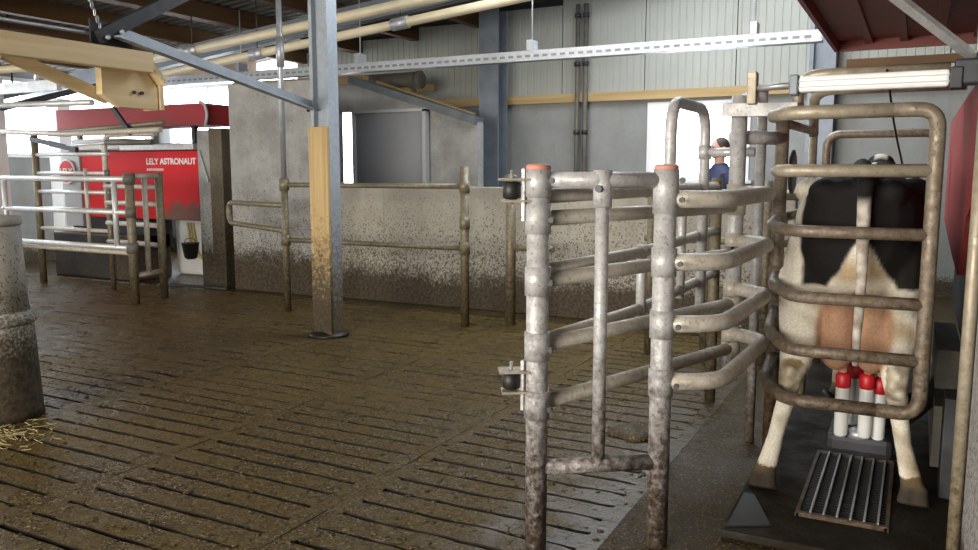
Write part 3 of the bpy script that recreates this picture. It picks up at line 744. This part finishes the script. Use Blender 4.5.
# white cylinder above the gate
cy = thing('air_cylinder', (-.2, 3.75, 1.85), 'white gate cylinder with dark end caps above the stall gate', 'cylinder')
MB().box(-.475, .085, 3.74, 3.80, 1.825, 1.893, bev=.012).build('profile', 'aluminium', cy)
for z in (1.846, 1.870): B('groove', 'frame_light', cy, -.475, .085, 3.736, 3.742, z - .002, z + .002)
MB().box(-.51, -.475, 3.73, 3.81, 1.815, 1.90, bev=.006).build('end_cap', 'beam_steel', cy)
MB().box(.085, .13, 3.73, 3.81, 1.815, 1.90, bev=.006).build('end_cap', 'dark_steel', cy)
T('rod', 'zinc', cy, [(-.51, 3.77, 1.86), (-.70, 3.86, 1.86)], .012, seg=8)
T('rod', 'zinc', cy, [(.13, 3.77, 1.84), (.26, 3.8, 1.84)], .012, seg=8)
MB().box(-.70, -.66, 3.82, 3.88, 1.79, 1.93, bev=.004).build('clevis', 'stall_light', cy)
T('air_hose', 'black', cy, [(-.16, 4.3, 1.96), (-.13, 4.9, 1.72), (-.08, 5.3, 1.5)], .006, .2, 6)

# red hood above the stall
hd = thing('stall_hood', (-.48, 5.4, 2.25), 'dull red ribbed hood over the milking stall at the top right', 'hood')
MB().box(-.47, 1.3, 2.6, 5.35, 2.25, 2.275).build('sheet', 'red_dark', hd)
for x in (-.30, -.12, .06, .24, .42): B('rib', 'red_dark', hd, x - .02, x + .02, 2.62, 5.33, 2.225, 2.25)
mb = MB(); mb.box(-.485, -.465, 2.6, 5.36, 2.19, 2.30); mb.box(-.485, 1.3, 5.34, 5.36, 2.19, 2.30); mb.build('edge_frame', 'red_dark', hd)
sb = thing('support_bar', (.16, 3.95, 1.9), 'pale zinc bar sloping down to the robot column at the top right', 'bar')
MB().bar((.155, 3.80, 1.945), (-.30, 3.10, 2.24), .045, .02).build('flat_bar', 'zinc_white', sb)
MB().bar((.15, 3.81, 1.945), (.22, 3.90, 1.945), .045, .02).build('foot', 'zinc_white', sb)

# robot on the right
rb = thing('milking_robot', (.5, 5.0, 0), 'red and dark milking robot along the right side of the cow', 'milking robot')
B('cabinet', 'dark_steel', rb, .26, 1.0, 4.0, 6.6, .55, 2.15, bev=.02)
MB().prism([(3.78, 1.86), (7.2, 1.86), (7.2, 1.12), (5.2, 1.02), (4.5, 1.00), (4.05, 1.3), (3.78, 1.36)], 0, .19, .235).build('red_panel', 'red_worn', rb)
B('column', 'beam_steel', rb, .20, .32, 3.70, 3.78, 1.55, 2.22, bev=.006)
B('column_foot', 'dark_steel', rb, .16, .28, 4.05, 4.25, .04, .5, bev=.006)
B('base_box', 'dark_pipe', rb, .13, .24, 4.55, 5.4, .42, .62, bev=.006)
B('base_box', 'dark_pipe', rb, .13, .24, 4.45, 5.6, .05, .36, bev=.006)
B('bracket', 'zinc_white', rb, .17, .27, 3.72, 3.80, 1.95, 2.10, bev=.004)
B('cross_head', 'dark_steel', rb, .10, .30, 3.74, 3.82, 1.83, 1.93, bev=.01)
T('arm_tube', 'dark_steel', rb, [(.25, 4.9, .5), (.05, 4.6, .28), (-.12, 4.30, .24)], .05, .15)
MB().box(-.32, -.03, 4.06, 4.42, .17, .27, bev=.03).build('cup_tray', 'dark_steel', rb)
MB().lathe([(.055, 0), (.05, .03), (.02, .045)], (-.18, 4.10, .26), 16).build('tray_cap', 'zinc', rb)
for x, y, z in ((-.255, 4.04, -.03), (-.155, 4.06, -.03), (-.10, 4.10, -.055), (-.215, 4.22, -.02)):
    cu = MB().lathe([(.022, .30), (.030, .31), (.031, .53), (.027, .54)], (x, y, z), 16).build('teat_cup', 'white', rb)
    MB().lathe([(.029, .53), (.034, .545), (.034, .59), (.022, .605)], (x, y, z), 16).build('liner', 'red_rubber', cu)
    T('milk_tube', 'black', cu, [(x, y, z + .31), (x + .01, y + .05, .28), (x + .03, y + .12, .26)], .012, .03, 8)
T('milk_hose', 'rubber', rb, [(-.30, 4.15, .38), (-.36, 4.25, .42), (-.28, 4.5, .30), (.1, 4.7, .35)], .018, .08, 8)
pl = tag(MB().tube([(.20, 3.50, 0), (.20, 3.50, 2.0)], .024, 14).build('tan_pole', 'stall_light'), 'thin tan pole standing at the right edge of the stall', 'pole')
tag(MB().box(.222, .26, 2.3, 3.46, 0, 1.70, bev=.006).build('splash_plate', 'splash_plate'), 'pale speckled splash plate at the right edge of the picture', 'plate')

# ------------------------------------------------------------------ the cow
def ring_loft(mb, secs, seg=24):
    rings = []
    for x, y, z, hw, hu, hd, tilt in secs:
        ring = []; z += .03; hd += .03
        for k in range(seg):
            a = 2 * math.pi * k / seg; ca, sa = math.cos(a), math.sin(a)
            e = .82
            px = math.copysign(abs(ca) ** e, ca) * hw; pz = math.copysign(abs(sa) ** e, sa) * (hu if sa > 0 else hd)
            ring.append(mb.bm.verts.new((x + px, y - pz * math.sin(tilt), z + pz * math.cos(tilt))))
        rings.append(ring)
    for i in range(len(rings) - 1):
        for k in range(seg): mb.bm.faces.new((rings[i][k], rings[i][(k+1) % seg], rings[i+1][(k+1) % seg], rings[i+1][k]))
    mb.bm.faces.new(rings[0][::-1]); mb.bm.faces.new(rings[-1])
CX, CY, GZ = -.235, 3.80, .04
mb = MB()
ring_loft(mb, [(CX, CY + .02, 1.30, .09, .09, .14, 0), (CX, CY + .06, 1.26, .17, .17, .22, 0), (CX, CY + .14, 1.22, .235, .235, .28, 0),
    (CX, CY + .30, 1.17, .275, .30, .33, 0), (CX, CY + .48, 1.13, .285, .345, .36, 0), (CX, CY + .70, 1.08, .30, .37, .38, 0), (CX, CY + .98, 1.03, .325, .40, .44, 0),
    (CX, CY + 1.25, 1.01, .33, .41, .45, 0), (CX, CY + 1.5, 1.03, .31, .41, .42, 0), (CX, CY + 1.75, 1.08, .27, .40, .38, 0), (CX, CY + 1.92, 1.14, .22, .34, .32, 0),
    (CX, CY + 2.08, 1.24, .16, .24, .26, -.2), (CX, CY + 2.25, 1.36, .12, .18, .20, -.4), (CX + .0, CY + 2.40, 1.45, .10, .14, .15, -.5)])
# head
hx, hy = CX, CY + 2.42
mb.tube([(hx, hy - .05, 1.50), (hx, hy + .08, 1.46), (hx, hy + .25, 1.33), (hx, hy + .42, 1.17), (hx, hy + .50, 1.08)], [.09, .115, .10, .075, .06], 16)
mb.ball((hx, hy + .0, 1.555), (.085, .07, .055)); mb.ball((hx, hy + .47, 1.10), (.075, .07, .06))
for s in (-1, 1): mb.tube([(hx + s * .08, hy, 1.51), (hx + s * .17, hy + .01, 1.49), (hx + s * .25, hy + .02, 1.45)], [.03, .045, .012], 10)
# pins and hook bones
for s in (-1, 1):
    mb.ball((CX + s * .22, CY + .45, 1.40), (.08, .10, .065)); mb.ball((CX + s * .13, CY + .10, 1.40), (.07, .07, .065))
    mb.ball((CX + s * .20, CY + .32, 1.03), (.115, .20, .26))
mb.tube([(CX + .03, CY + .02, 1.475), (CX, CY + .4, 1.51), (CX, CY + 1.0, 1.465), (CX, CY + 1.8, 1.49)], [.035, .045, .045, .06], 12)
def leg(pts, rs): mb.tube(pts, rs, 14); [mb.ball(p, r * .99, 10) for p, r in zip(pts[1:-1], rs[1:-1])]
LH = [(CX - .19, CY + .36, 1.00), (CX - .20, CY + .26, .80), (CX - .215, CY + .12, .665), (CX - .225, CY + .03, .575), (CX - .245, CY + .06, .46), (CX - .285, CY + .09, .28), (CX - .31, CY + .08, .16), (CX - .325, CY + .04, .10)]
RH = [(CX + .16, CY + .36, 1.00), (CX + .175, CY + .28, .80), (CX + .19, CY + .16, .675), (CX + .195, CY + .09, .59), (CX + .215, CY + .13, .46), (CX + .245, CY + .17, .28), (CX + .275, CY + .18, .16), (CX + .295, CY + .13, .10)]
RS = [.155, .122, .076, .053, .041, .036, .044, .05]
leg(LH, RS); leg(RH, RS)
for q in (LH, RH):
    a = Vector(q[3]); mb.ball(a + Vector((0, -.022, .02)), (.030, .038, .045), 10)          # point of hock
    p = Vector(q[-1])
    for s in (-1, 1): mb.tube([(p.x + s * .026, p.y + .0, .115), (p.x + s * .028, p.y - .015, .075), (p.x + s * .03, p.y - .03, GZ + .002)], [.030, .034, .040], 12)
for s in (-1, 1):
    F = [(CX + s * .17, CY + 1.75, .95), (CX + s * .155, CY + 1.76, .70), (CX + s * .14, CY + 1.74, .48), (CX + s * .14, CY + 1.75, .28), (CX + s * .14, CY + 1.76, .15), (CX + s * .14, CY + 1.74, .09)]
    leg(F, [.13, .085, .06, .042, .045, .048])
    for t in (-1, 1): mb.tube([(CX + s * .14 + t * .026, CY + 1.73, .11), (CX + s * .14 + t * .03, CY + 1.70, GZ + .002)], [.032, .04], 12)
# udder with halves and teats
for s in (-1, 1):
    mb.ball((CX + .02 + s * .072, CY + .34, .80), (.10, .20, .235), 18); mb.ball((CX + .02 + s * .075, CY + .24, .70), (.085, .10, .12), 14)
    mb.ball((CX + .02 + s * .075, CY + .42, .70), (.085, .11, .12), 14)
for x, y in ((-.255, 4.04), (-.155, 4.06), (-.10, 4.10), (-.215, 4.22)): mb.tube([(x, y, .66), (x, y, .55)], [.022, .017], 10)
# tail
TL = [(CX + .035, CY + .10, 1.48), (CX + .04, CY - .005, 1.45), (CX + .04, CY - .05, 1.36), (CX + .045, CY - .052, 1.15), (CX + .045, CY - .045, .95), (CX + .04, CY - .03, .80), (CX + .04, CY - .02, .66)]
mb.tube(TL, [.042, .036, .030, .027, .023, .021, .017], 12)
cow_me = remesh(mb, .0115, 5)
ca = cow_me.color_attributes.new('coat', 'FLOAT_COLOR', 'POINT')
WHITE, BLACK, PINK, HOOF, TAN = (.84, .78, .66), (.012, .010, .010), (.52, .30, .185), (.05, .038, .028), (.50, .37, .22)
def lerp(a, b, t): t = max(0, min(1, t)); return tuple(x + (y - x) * t for x, y in zip(a, b))
TLR = [.042, .036, .030, .027, .023, .021, .017]
def tail_d(p):
    b = 9
    for i in range(len(TL) - 1):
        a, c2 = Vector(TL[i]), Vector(TL[i+1]); d = c2 - a; t = max(0, min(1, (p - a).dot(d) / d.length_squared))
        b = min(b, (p - a - d * t).length - (TLR[i] * (1 - t) + TLR[i+1] * t))
    return b
vals = []
def ss(d, w=.010): t = max(0, min(1, .5 + d / (2 * w))); return t * t * (3 - 2 * t)
for v in cow_me.vertices:
    x, y, z = v.co; n = noise.noise(v.co * 7) ; n2 = noise.noise(v.co * 24)
    dx = x - (CX + .04); e = .018 * n + .008 * n2
    c = WHITE
    ry = y - CY
    tail = tail_d(v.co) < .006 and abs(dx) < .06 and z < 1.51 and (ry < -.004 or z > 1.3 and abs(dx) < .04 and ry < .045)
    wmask = 0.0
    if ry < 1.0:
        a1 = z + e - (.985 + .02 * n)
        a2 = x + e * 1.4 - (CX - .215 - (z - 1.0) * .04 + max(0, (z - 1.30)) * .30)
        a3 = (z + e - (1.225 - 1.75 * abs(dx))) * .5
        b = ss(min(a1, a2, a3))
        if ry > .55 and x < CX - .1:
            b2 = ss((noise.noise(v.co * 2.3 + Vector((4, 0, 0))) - .12) * .2); t = ss(ry - .62, .08); b = b * (1 - t) + b2 * t
    elif ry < 2.0: b = ss((noise.noise(v.co * 2.1) + (.25 if x > CX else -.05)) * .2)
    else: b = 1 - ss(min(.035 + .01 * n - abs(x - CX), ry - 2.36))
    if ry > 2.33 and z > 1.61: b = 0
    c = lerp(WHITE, BLACK, b); white = b < .5
    if tail: c = lerp(c, lerp((.60, .55, .50), (.30, .25, .20), (n2 * 1.3 + .4)), ss(1.385 + e - z, .02))
    ud = math.sqrt(((x - CX - .02) / .19) ** 2 + ((y - CY - .32) / .36) ** 2 + ((z - .74) / .27) ** 2)
    if not tail and ry > -.01:
        if ry < .35 and .75 < z < 1.22 and white: c = lerp(c, TAN, ss(.15 - abs(dx) + .1 * n, .05) * (.5 + n))
        k = ss(1.0 + .5 * e - ud, .07) if z < 1.0 else 0
        c = lerp(c, lerp(PINK, (.42, .24, .15), .5 + .8 * n), k)
        if k > .5: c = lerp(c, (.12, .07, .045), ss(.012 - abs(x - CX - .02), .008))  # dark midline, shade of the udder groove put into the colour
    # dirt stains on the legs, dark hooves
    if z < .95 and white and (abs(x - CX - .02) > .14 or z < .55):
        c = lerp(c, (.30, .22, .12), (.75 - z) * .7 + .9 * noise.noise(v.co * 11) - .05)
        for q in (LH, RH):
            if (v.co - Vector(q[3])).length < .085: c = lerp(c, (.26, .19, .10), .55 + n2)
    if z < .15 + .02 * n: c = lerp((.16, .11, .06), HOOF, (.15 - z) * 22)
    vals += [*c, 1.0]
ca.data.foreach_set('color', vals)
def coat():
    k = NT('cow_coat'); a = k.n('ShaderNodeAttribute'); a.attribute_name = 'coat'
    f = k.ramp(k.noise(90, 4, .6), [(.3, .78), (.7, 1.08)])
    x = k.n('ShaderNodeMix'); x.data_type = 'RGBA'; x.blend_type = 'MULTIPLY'; x.inputs[0].default_value = 1
    k.l(a.outputs['Color'], x.inputs[6]); k.l(f, x.inputs[7]); k.color(x.outputs[2]); k.rough(.8); k.b.inputs['Specular IOR Level'].default_value = .2
    k.bump(k.noise(160, 3, .6, stretch=(1, 1, .3)), .25, .004)
    return k.m
cow_me.materials.append(coat()); cow_me.name = 'cow'
cow = bpy.data.objects.new('cow', cow_me); COL.objects.link(cow)
tag(cow, 'black and white dairy cow seen from behind in the milking stall', 'cow')

# ------------------------------------------------------------------ the man by the window
def man(loc, rz):
    th = thing('person', loc, 'person with short dark hair in a dark blue jacket standing by the bright window', 'person')
    th.rotation_euler = (0, 0, rz)
    def arms(mb, g, hands):
        for s in (-1, 1):
            mb.tube([(s * .19, 0, 1.47), (s * .235, .01, 1.36), (s * .26, .02, 1.15), (s * .255, -.06, .99), (s * .25, -.13, .90)], [.062 + g, .062 + g, .05 + g, .043 + g, .032 + g], 12)
            if hands:
                mb.ball((s * .25, -.165, .855), (.022, .04, .05), 12)
                for f in range(4):
                    yy = -.135 - f * .021; l = (.07, .085, .08, .06)[f]
                    mb.tube([(s * .25, yy, .825), (s * .245, yy - .008, .825 - l * .5), (s * .23, yy - .01, .825 - l)], [.0105, .0095, .008], 8)
                mb.tube([(s * .245, -.14, .88), (s * .225, -.185, .85), (s * .22, -.20, .81)], [.012, .011, .009], 8)
    def torso(mb, g):
        secs = []
        for z, hw, hd_, y in ((.86, .165, .12, .01), (.98, .17, .12, .0), (1.12, .155, .11, 0), (1.28, .18, .12, 0), (1.42, .20, .115, 0), (1.50, .14, .085, .01), (1.55, .07, .065, .015)):
            secs.append([mb.bm.verts.new(((hw + g) * math.cos(a), y + (hd_ + g) * math.sin(a), z)) for a in [2 * math.pi * k / 20 for k in range(20)]])
        for i in range(len(secs) - 1):
            for k in range(20): mb.bm.faces.new((secs[i][k], secs[i][(k+1) % 20], secs[i+1][(k+1) % 20], secs[i+1][k]))
        mb.bm.faces.new(secs[0][::-1]); mb.bm.faces.new(secs[-1])
    def legs(mb, g, foot):
        for s in (-1, 1):
            mb.tube([(s * .095, .01, .92), (s * .105, 0, .75), (s * .11, -.01, .50), (s * .115, .01, .30), (s * .115, .02, .09)], [.10 + g, .085 + g, .058 + g, .054 + g, .04 + g], 14)
            if foot: mb.tube([(s * .115, .04, .05), (s * .12, -.06, .045), (s * .13, -.17, .032)], [.045, .043, .03], 10)
    mb = MB(); torso(mb, 0); arms(mb, 0, True); legs(mb, 0, True)
    mb.tube([(0, .015, 1.50), (0, .0, 1.64)], [.06, .055], 14)
    mb.ball((0, .0, 1.735), (.076, .098, .115), 20); mb.ball((0, -.055, 1.675), (.052, .045, .052), 14)
    mb.tube([(0, -.092, 1.745), (0, -.118, 1.71), (0, -.10, 1.698)], [.011, .017, .012], 8)
    for s in (-1, 1): mb.ball((s * .077, .012, 1.73), (.012, .022, .032), 10); mb.ball((s * .033, -.088, 1.757), (.02, .014, .008), 8)
    mb.ball((0, -.098, 1.672), (.026, .012, .008), 8)
    skin = simple('skin', (.52, .29, .20), .5, 0, (.46, .24, .16), 20)
    def put(name, me, mat, par=th):
        me.materials.append(mat); o = bpy.data.objects.new(name, me); COL.objects.link(o); o.parent = par; return o
    body = put('body', remesh(mb, .008, 3), skin)
    mb = MB(); torso(mb, .022); arms(mb, .016, False)
    mb.tube([(0, .02, 1.50), (0, .015, 1.575)], [.085, .078], 16)
    put('jacket', remesh(mb, .012, 3), simple('navy_jacket', (.016, .024, .075), .7, 0, (.010, .014, .045), 12))
    mb = MB(); mb.box(-.05, .05, -.158, -.12, 1.0, 1.42, bev=.01)
    o = mb.build('jacket_panel', simple('bright_blue_cloth', (.03, .07, .42), .7), None); o.parent = th
    mb = MB(); legs(mb, .018, False); mb.ball((0, .01, .93), (.18, .135, .10), 16)
    put('trousers', remesh(mb, .012, 3), simple('dark_work_trousers', (.02, .025, .05), .75))
    mb = MB()
    for s in (-1, 1): mb.tube([(s * .115, .05, .06), (s * .12, -.06, .055), (s * .13, -.18, .042)], [.058, .055, .04], 12); mb.tube([(s * .115, .025, .05), (s * .115, .02, .26)], [.058, .066], 12)
    put('boots', remesh(mb, .01, 2), M['rubber'])
    mb = MB(); mb.ball((0, .018, 1.762), (.083, .10, .10), 18); mb.ball((0, .06, 1.72), (.075, .06, .09), 14)
    hair = remesh(mb, .008, 2); put('hair', hair, simple('dark_brown_hair', (.03, .018, .011), .6, 0, (.05, .03, .02), 60, .4, 150, (1, 1, .2)))
    for s in (-1, 1):
        m2 = MB(); m2.ball((s * .033, -.093, 1.745), .010, 8); e = m2.build('eye', M['black'], None); e.parent = th
    return th
man((-1.97, 9.30, 0), R(-50))

# ================================================================== LEFT ROBOT AND ITS GATES
lr = thing('milking_robot', (-9.5, 8.0, 0), 'distant red fronted milking robot with white lettering at the left', 'milking robot')
B('body', 'dark_steel', lr, -10.9, -8.3, 7.80, 8.25, .85, 1.85, bev=.02)
B('lower_body', 'dark_steel', lr, -10.9, -9.35, 7.80, 8.25, .4, .85, bev=.02)
MB().box(-10.55, -8.27, 7.74, 7.80, .84, 1.75, bev=.01).build('red_panel', 'red_soiled', lr)
MB().box(-10.93, -10.56, 7.72, 7.80, .70, 1.75, bev=.01).build('grey_panel', 'frame_light', lr)
MB().box(-10.7, -9.7, 7.70, 8.2, 1.77, 1.93, bev=.03).build('top_box', 'white', lr)
MB().box(-9.7, -8.3, 7.70, 7.8, 1.76, 1.84, bev=.01).build('top_trim', 'zinc_white', lr)
MB().box(-11.0, -9.7, 7.55, 8.2, .0, .62, bev=.02).build('base', 'rubber', lr)
MB().box(-9.7, -9.35, 7.55, 8.2, .0, .62, bev=.02).build('base', 'brown_post', lr)
def text(s, size, loc, mat, par, name='lettering', align='LEFT', bold=0):
    cu = bpy.data.curves.new(name, 'FONT'); cu.body = s; cu.size = size; cu.extrude = .003; cu.align_x = align; cu.offset = bold
    t = bpy.data.objects.new('t', cu); COL.objects.link(t); bpy.context.view_layer.update()
    me = bpy.data.meshes.new_from_object(t.evaluated_get(bpy.context.evaluated_depsgraph_get())); bpy.data.objects.remove(t)
    me.name = name; me.materials.clear(); me.materials.append(M[mat]); o = bpy.data.objects.new(name, me); COL.objects.link(o); o.parent = par
    o.location = Vector(loc) - Vector(par['_o']); o.rotation_euler = (R(90), 0, 0); return o
text('LELY ASTRONAUT', .112, (-9.22, 7.735, 1.575), 'white', lr, bold=.003)
mb = MB()
for k in range(9): mb.box(-9.21 + k * .036, -9.21 + k * .036 + .022, 7.733, 7.741, 1.49, 1.52)
o = mb.build('small_print', 'white', lr); o['kind'] = 'stuff'
lg = MB().lathe([(.165, -.02), (.165, 0)], (-10.80, 7.70, 1.475), 32, 1).build('round_badge', 'red', lr)
mb = MB(); mb.tube([(-10.80 + .165 * math.cos(a), 7.69, 1.475 + .165 * math.sin(a)) for a in [i * math.pi / 20 for i in range(41)]], .014, 8, cap=False); mb.build('badge_ring', 'white', lg)
text('LELY', .13, (-10.80, 7.673, 1.43), 'white', lr, align='CENTER', bold=.004)
# canopy, lamp column
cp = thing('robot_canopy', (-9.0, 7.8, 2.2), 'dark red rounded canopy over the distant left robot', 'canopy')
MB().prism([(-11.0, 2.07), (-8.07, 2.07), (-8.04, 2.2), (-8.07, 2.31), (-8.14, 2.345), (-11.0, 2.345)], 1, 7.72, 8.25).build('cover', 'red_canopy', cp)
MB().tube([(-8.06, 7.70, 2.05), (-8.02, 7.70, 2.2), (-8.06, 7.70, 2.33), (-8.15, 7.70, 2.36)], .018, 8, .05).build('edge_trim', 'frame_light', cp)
for x in (-10.8, -8.5): B('stay', 'dark_steel', cp, x - .03, x + .03, 7.9, 7.96, 1.80, 2.07)
cr = thing('corner_post', (-8.1, 7.7, 0), 'grimy square post between the left robot and the tall concrete wall', 'post')
B('pale_half', 'conc_tall', cr, -8.22, -7.98, 7.70, 7.9, 0, 2.0)
B('dark_half', 'brown_post', cr, -7.975, -7.76, 7.66, 7.85, 0, 2.02)
MB().bar((-8.17, 7.68, 1.75), (-8.02, 7.68, 1.35), .02, .03, (0, 1, 0)).build('stay', 'zinc', cr)
wc = thing('white_tank', (-9.0, 8.4, 0), 'white plastic tank lit by daylight beside the left robot', 'tank')
MB().box(-9.5, -8.45, 8.4, 8.9, 0, 1.0, bev=.06).build('tank', 'white', wc)
for k in range(3):
    T('hose', 'hose', wc, [(-9.2 + .05 * k, 8.37, .75), (-9.1 + .06 * k, 8.34, .35 - .06 * k), (-8.8 + .03 * k, 8.32, .25 + .03 * k), (-8.55, 8.34, .2)], .014, .15, 8)
bk = thing('black_bucket', (-8.3, 7.6, .25), 'black rubber bucket hung low on the grimy square post', 'bucket')
MB().lathe([(.05, 0), (.08, .02), (.11, .2), (.12, .21), (.10, .21)], (-8.27, 7.56, .36), 20).build('bucket', 'black', bk)
MB().tube([(-8.27 + .11 * math.cos(a), 7.56, .56 + .07 * math.sin(a)) for a in [i * math.pi / 10 for i in range(11)]], .005, 6).build('bail', 'dark_steel', bk)
hp = tag(MB().tube([(-8.6, 7.3, .03), (-8.2, 7.45, .03), (-7.6, 7.5, .02)], .02, 8, .2).build('floor_hose', 'rubber'), 'black hose lying on the floor beside the left robot', 'hose')
# frame of the left stall
ls = thing('tube_barrier', (-9.3, 6.9, 0), 'zinc tube frame in front of the red left robot', 'barrier')
T('frame_post', 'fence', ls, [(-10.31, 6.9, 0), (-10.31, 6.9, 1.98)], .045)
T('frame_post', 'fence', ls, [(-8.93, 6.9, 0), (-8.93, 6.9, 1.5)], .034)
T('frame_hoop', 'hoop', ls, [(-8.98, 6.92, 1.0), (-8.98, 6.92, 1.93), (-8.1, 6.95, 1.93)], .034, .15)
T('frame_post', 'hoop', ls, [(-9.3, 6.88, .5), (-9.3, 6.88, 1.52)], .028)
for z, x0 in ((1.70, -10.4), (1.46, -10.31), (1.22, -10.3), (1.0, -10.3), (.74, -10.3)):
    T('frame_rail', 'zinc_white' if z != .74 else 'hoop', ls, [(x0, 6.9, z), (-8.9, 6.9, z)], .026)
T('top_tube', 'hoop', ls, [(-11.4, 6.85, 2.03), (-9.6, 6.85, 1.95), (-7.95, 6.9, 1.97)], .035)
T('top_tube', 'fence', ls, [(-9.9, 6.95, 1.98), (-8.0, 7.0, 2.06)], .03)
T('cylinder', 'dark_pipe', ls, [(-8.85, 6.85, 1.83), (-8.1, 6.9, 1.83)], .035)
T('cylinder_rod', 'zinc_white', ls, [(-9.6, 6.85, 1.80), (-8.85, 6.85, 1.83)], .02)
MB().bar((-10.3, 6.85, 1.9), (-9.4, 6.85, 1.75), .05, .06).build('swing_arm', 'dark_steel', ls)
MB().bar((-8.75, 6.9, 2.25), (-8.45, 6.9, 1.93), .04, .05).build('swing_arm', 'dark_steel', ls)
# left gate
A, Bq = Vector((-7.75, 6.26, 0)), Vector((-7.815, 6.72, 0))
lgate = thing('cattle_gate', A, 'distant zinc cattle gate with pale rails in front of the left robot', 'gate')
T('gate_post', 'fence', lgate, [up(A, 0), up(A, 1.47)], .048)
T('gate_post', 'fence', lgate, [up(Bq, 0), up(Bq, 1.47)], .046)
mid = A.lerp(Bq, .5); T('panel_bar', 'hoop', lgate, [up(mid, .3), up(mid, 1.44)], .030)
for z in (.32, 1.43): T('panel_rail', 'hoop', lgate, [up(A, z), up(Bq, z)], .032)
for z in (1.40, 1.03, .635):
    T('gate_rail', 'zinc_white', lgate, [up(A, z), (-10.05, 6.26, z)], .033 if z > 1.2 else .03)
    T('clamp', 'dark_pipe', lgate, [up(A, z - .06), up(A, z + .06)], .064 if z != 1.03 else .056)
T('gate_rail', 'hoop', lgate, [up(A, .575), (-9.8, 6.30, .575)], .028)
T('gate_upright', 'zinc_white', lgate, [(-8.0, 6.26, .635), (-8.0, 6.26, 1.40)], .03)
T('gate_upright', 'zinc_white', lgate, [(-10.0, 6.26, .575), (-10.0, 6.26, 1.40)], .03)
for z in (1.30, 1.10, .85, .62): T('hoop', 'hoop', lgate, [up(Bq, z), (-8.2, 6.80, z), (-8.9, 6.84, z)], .03, .1)
# overhead rail frame
of = thing('overhead_rack', (-10.4, 6.2, 2.4), 'pale overhead tube and channel frame hanging in front of the left windows', 'rack')
MB().bar((-12.2, 6.2, 2.46), (-8.75, 6.2, 2.46), .06, .12).build('channel', 'zinc_white', of)
T('long_tube', 'zinc_white', of, [(-12.2, 6.15, 2.30), (-8.2, 6.2, 2.245)], .035)
T('long_tube', 'cream', of, [(-12.2, 6.2, 2.72), (-9.3, 6.2, 2.68)], .045)
for x in (-10.25, -9.15): T('dropper', 'zinc_white', of, [(x, 6.2, 2.46), (x, 6.2, 2.72)], .022)
for x in (-11.4, -10.0): MB().bar((x, 6.3, 2.25), (x - .5, 8.9, 2.95), .06, .07).build('stay', 'dark_steel', of)
for x in (-10.9, -9.6): T('hanger', 'dark_steel', of, [(x, 6.2, 2.5), (x, 6.2, zr(x))], .012, seg=8)
wp = thing('white_post', (-11.3, 6.9, 0), 'white square post at the left edge beside the left robot', 'post')
B('post', 'window_frame', wp, -11.42, -11.20, 6.9, 7.1, 0, 2.75)
tag(B('white_post', 'window_frame', None, -11.62, -11.35, 8.0, 8.2, 0, 2.55), 'second white square post, just right of the one at the left edge', 'post')

for o in bpy.data.objects:
    if '_o' in o: del o['_o']
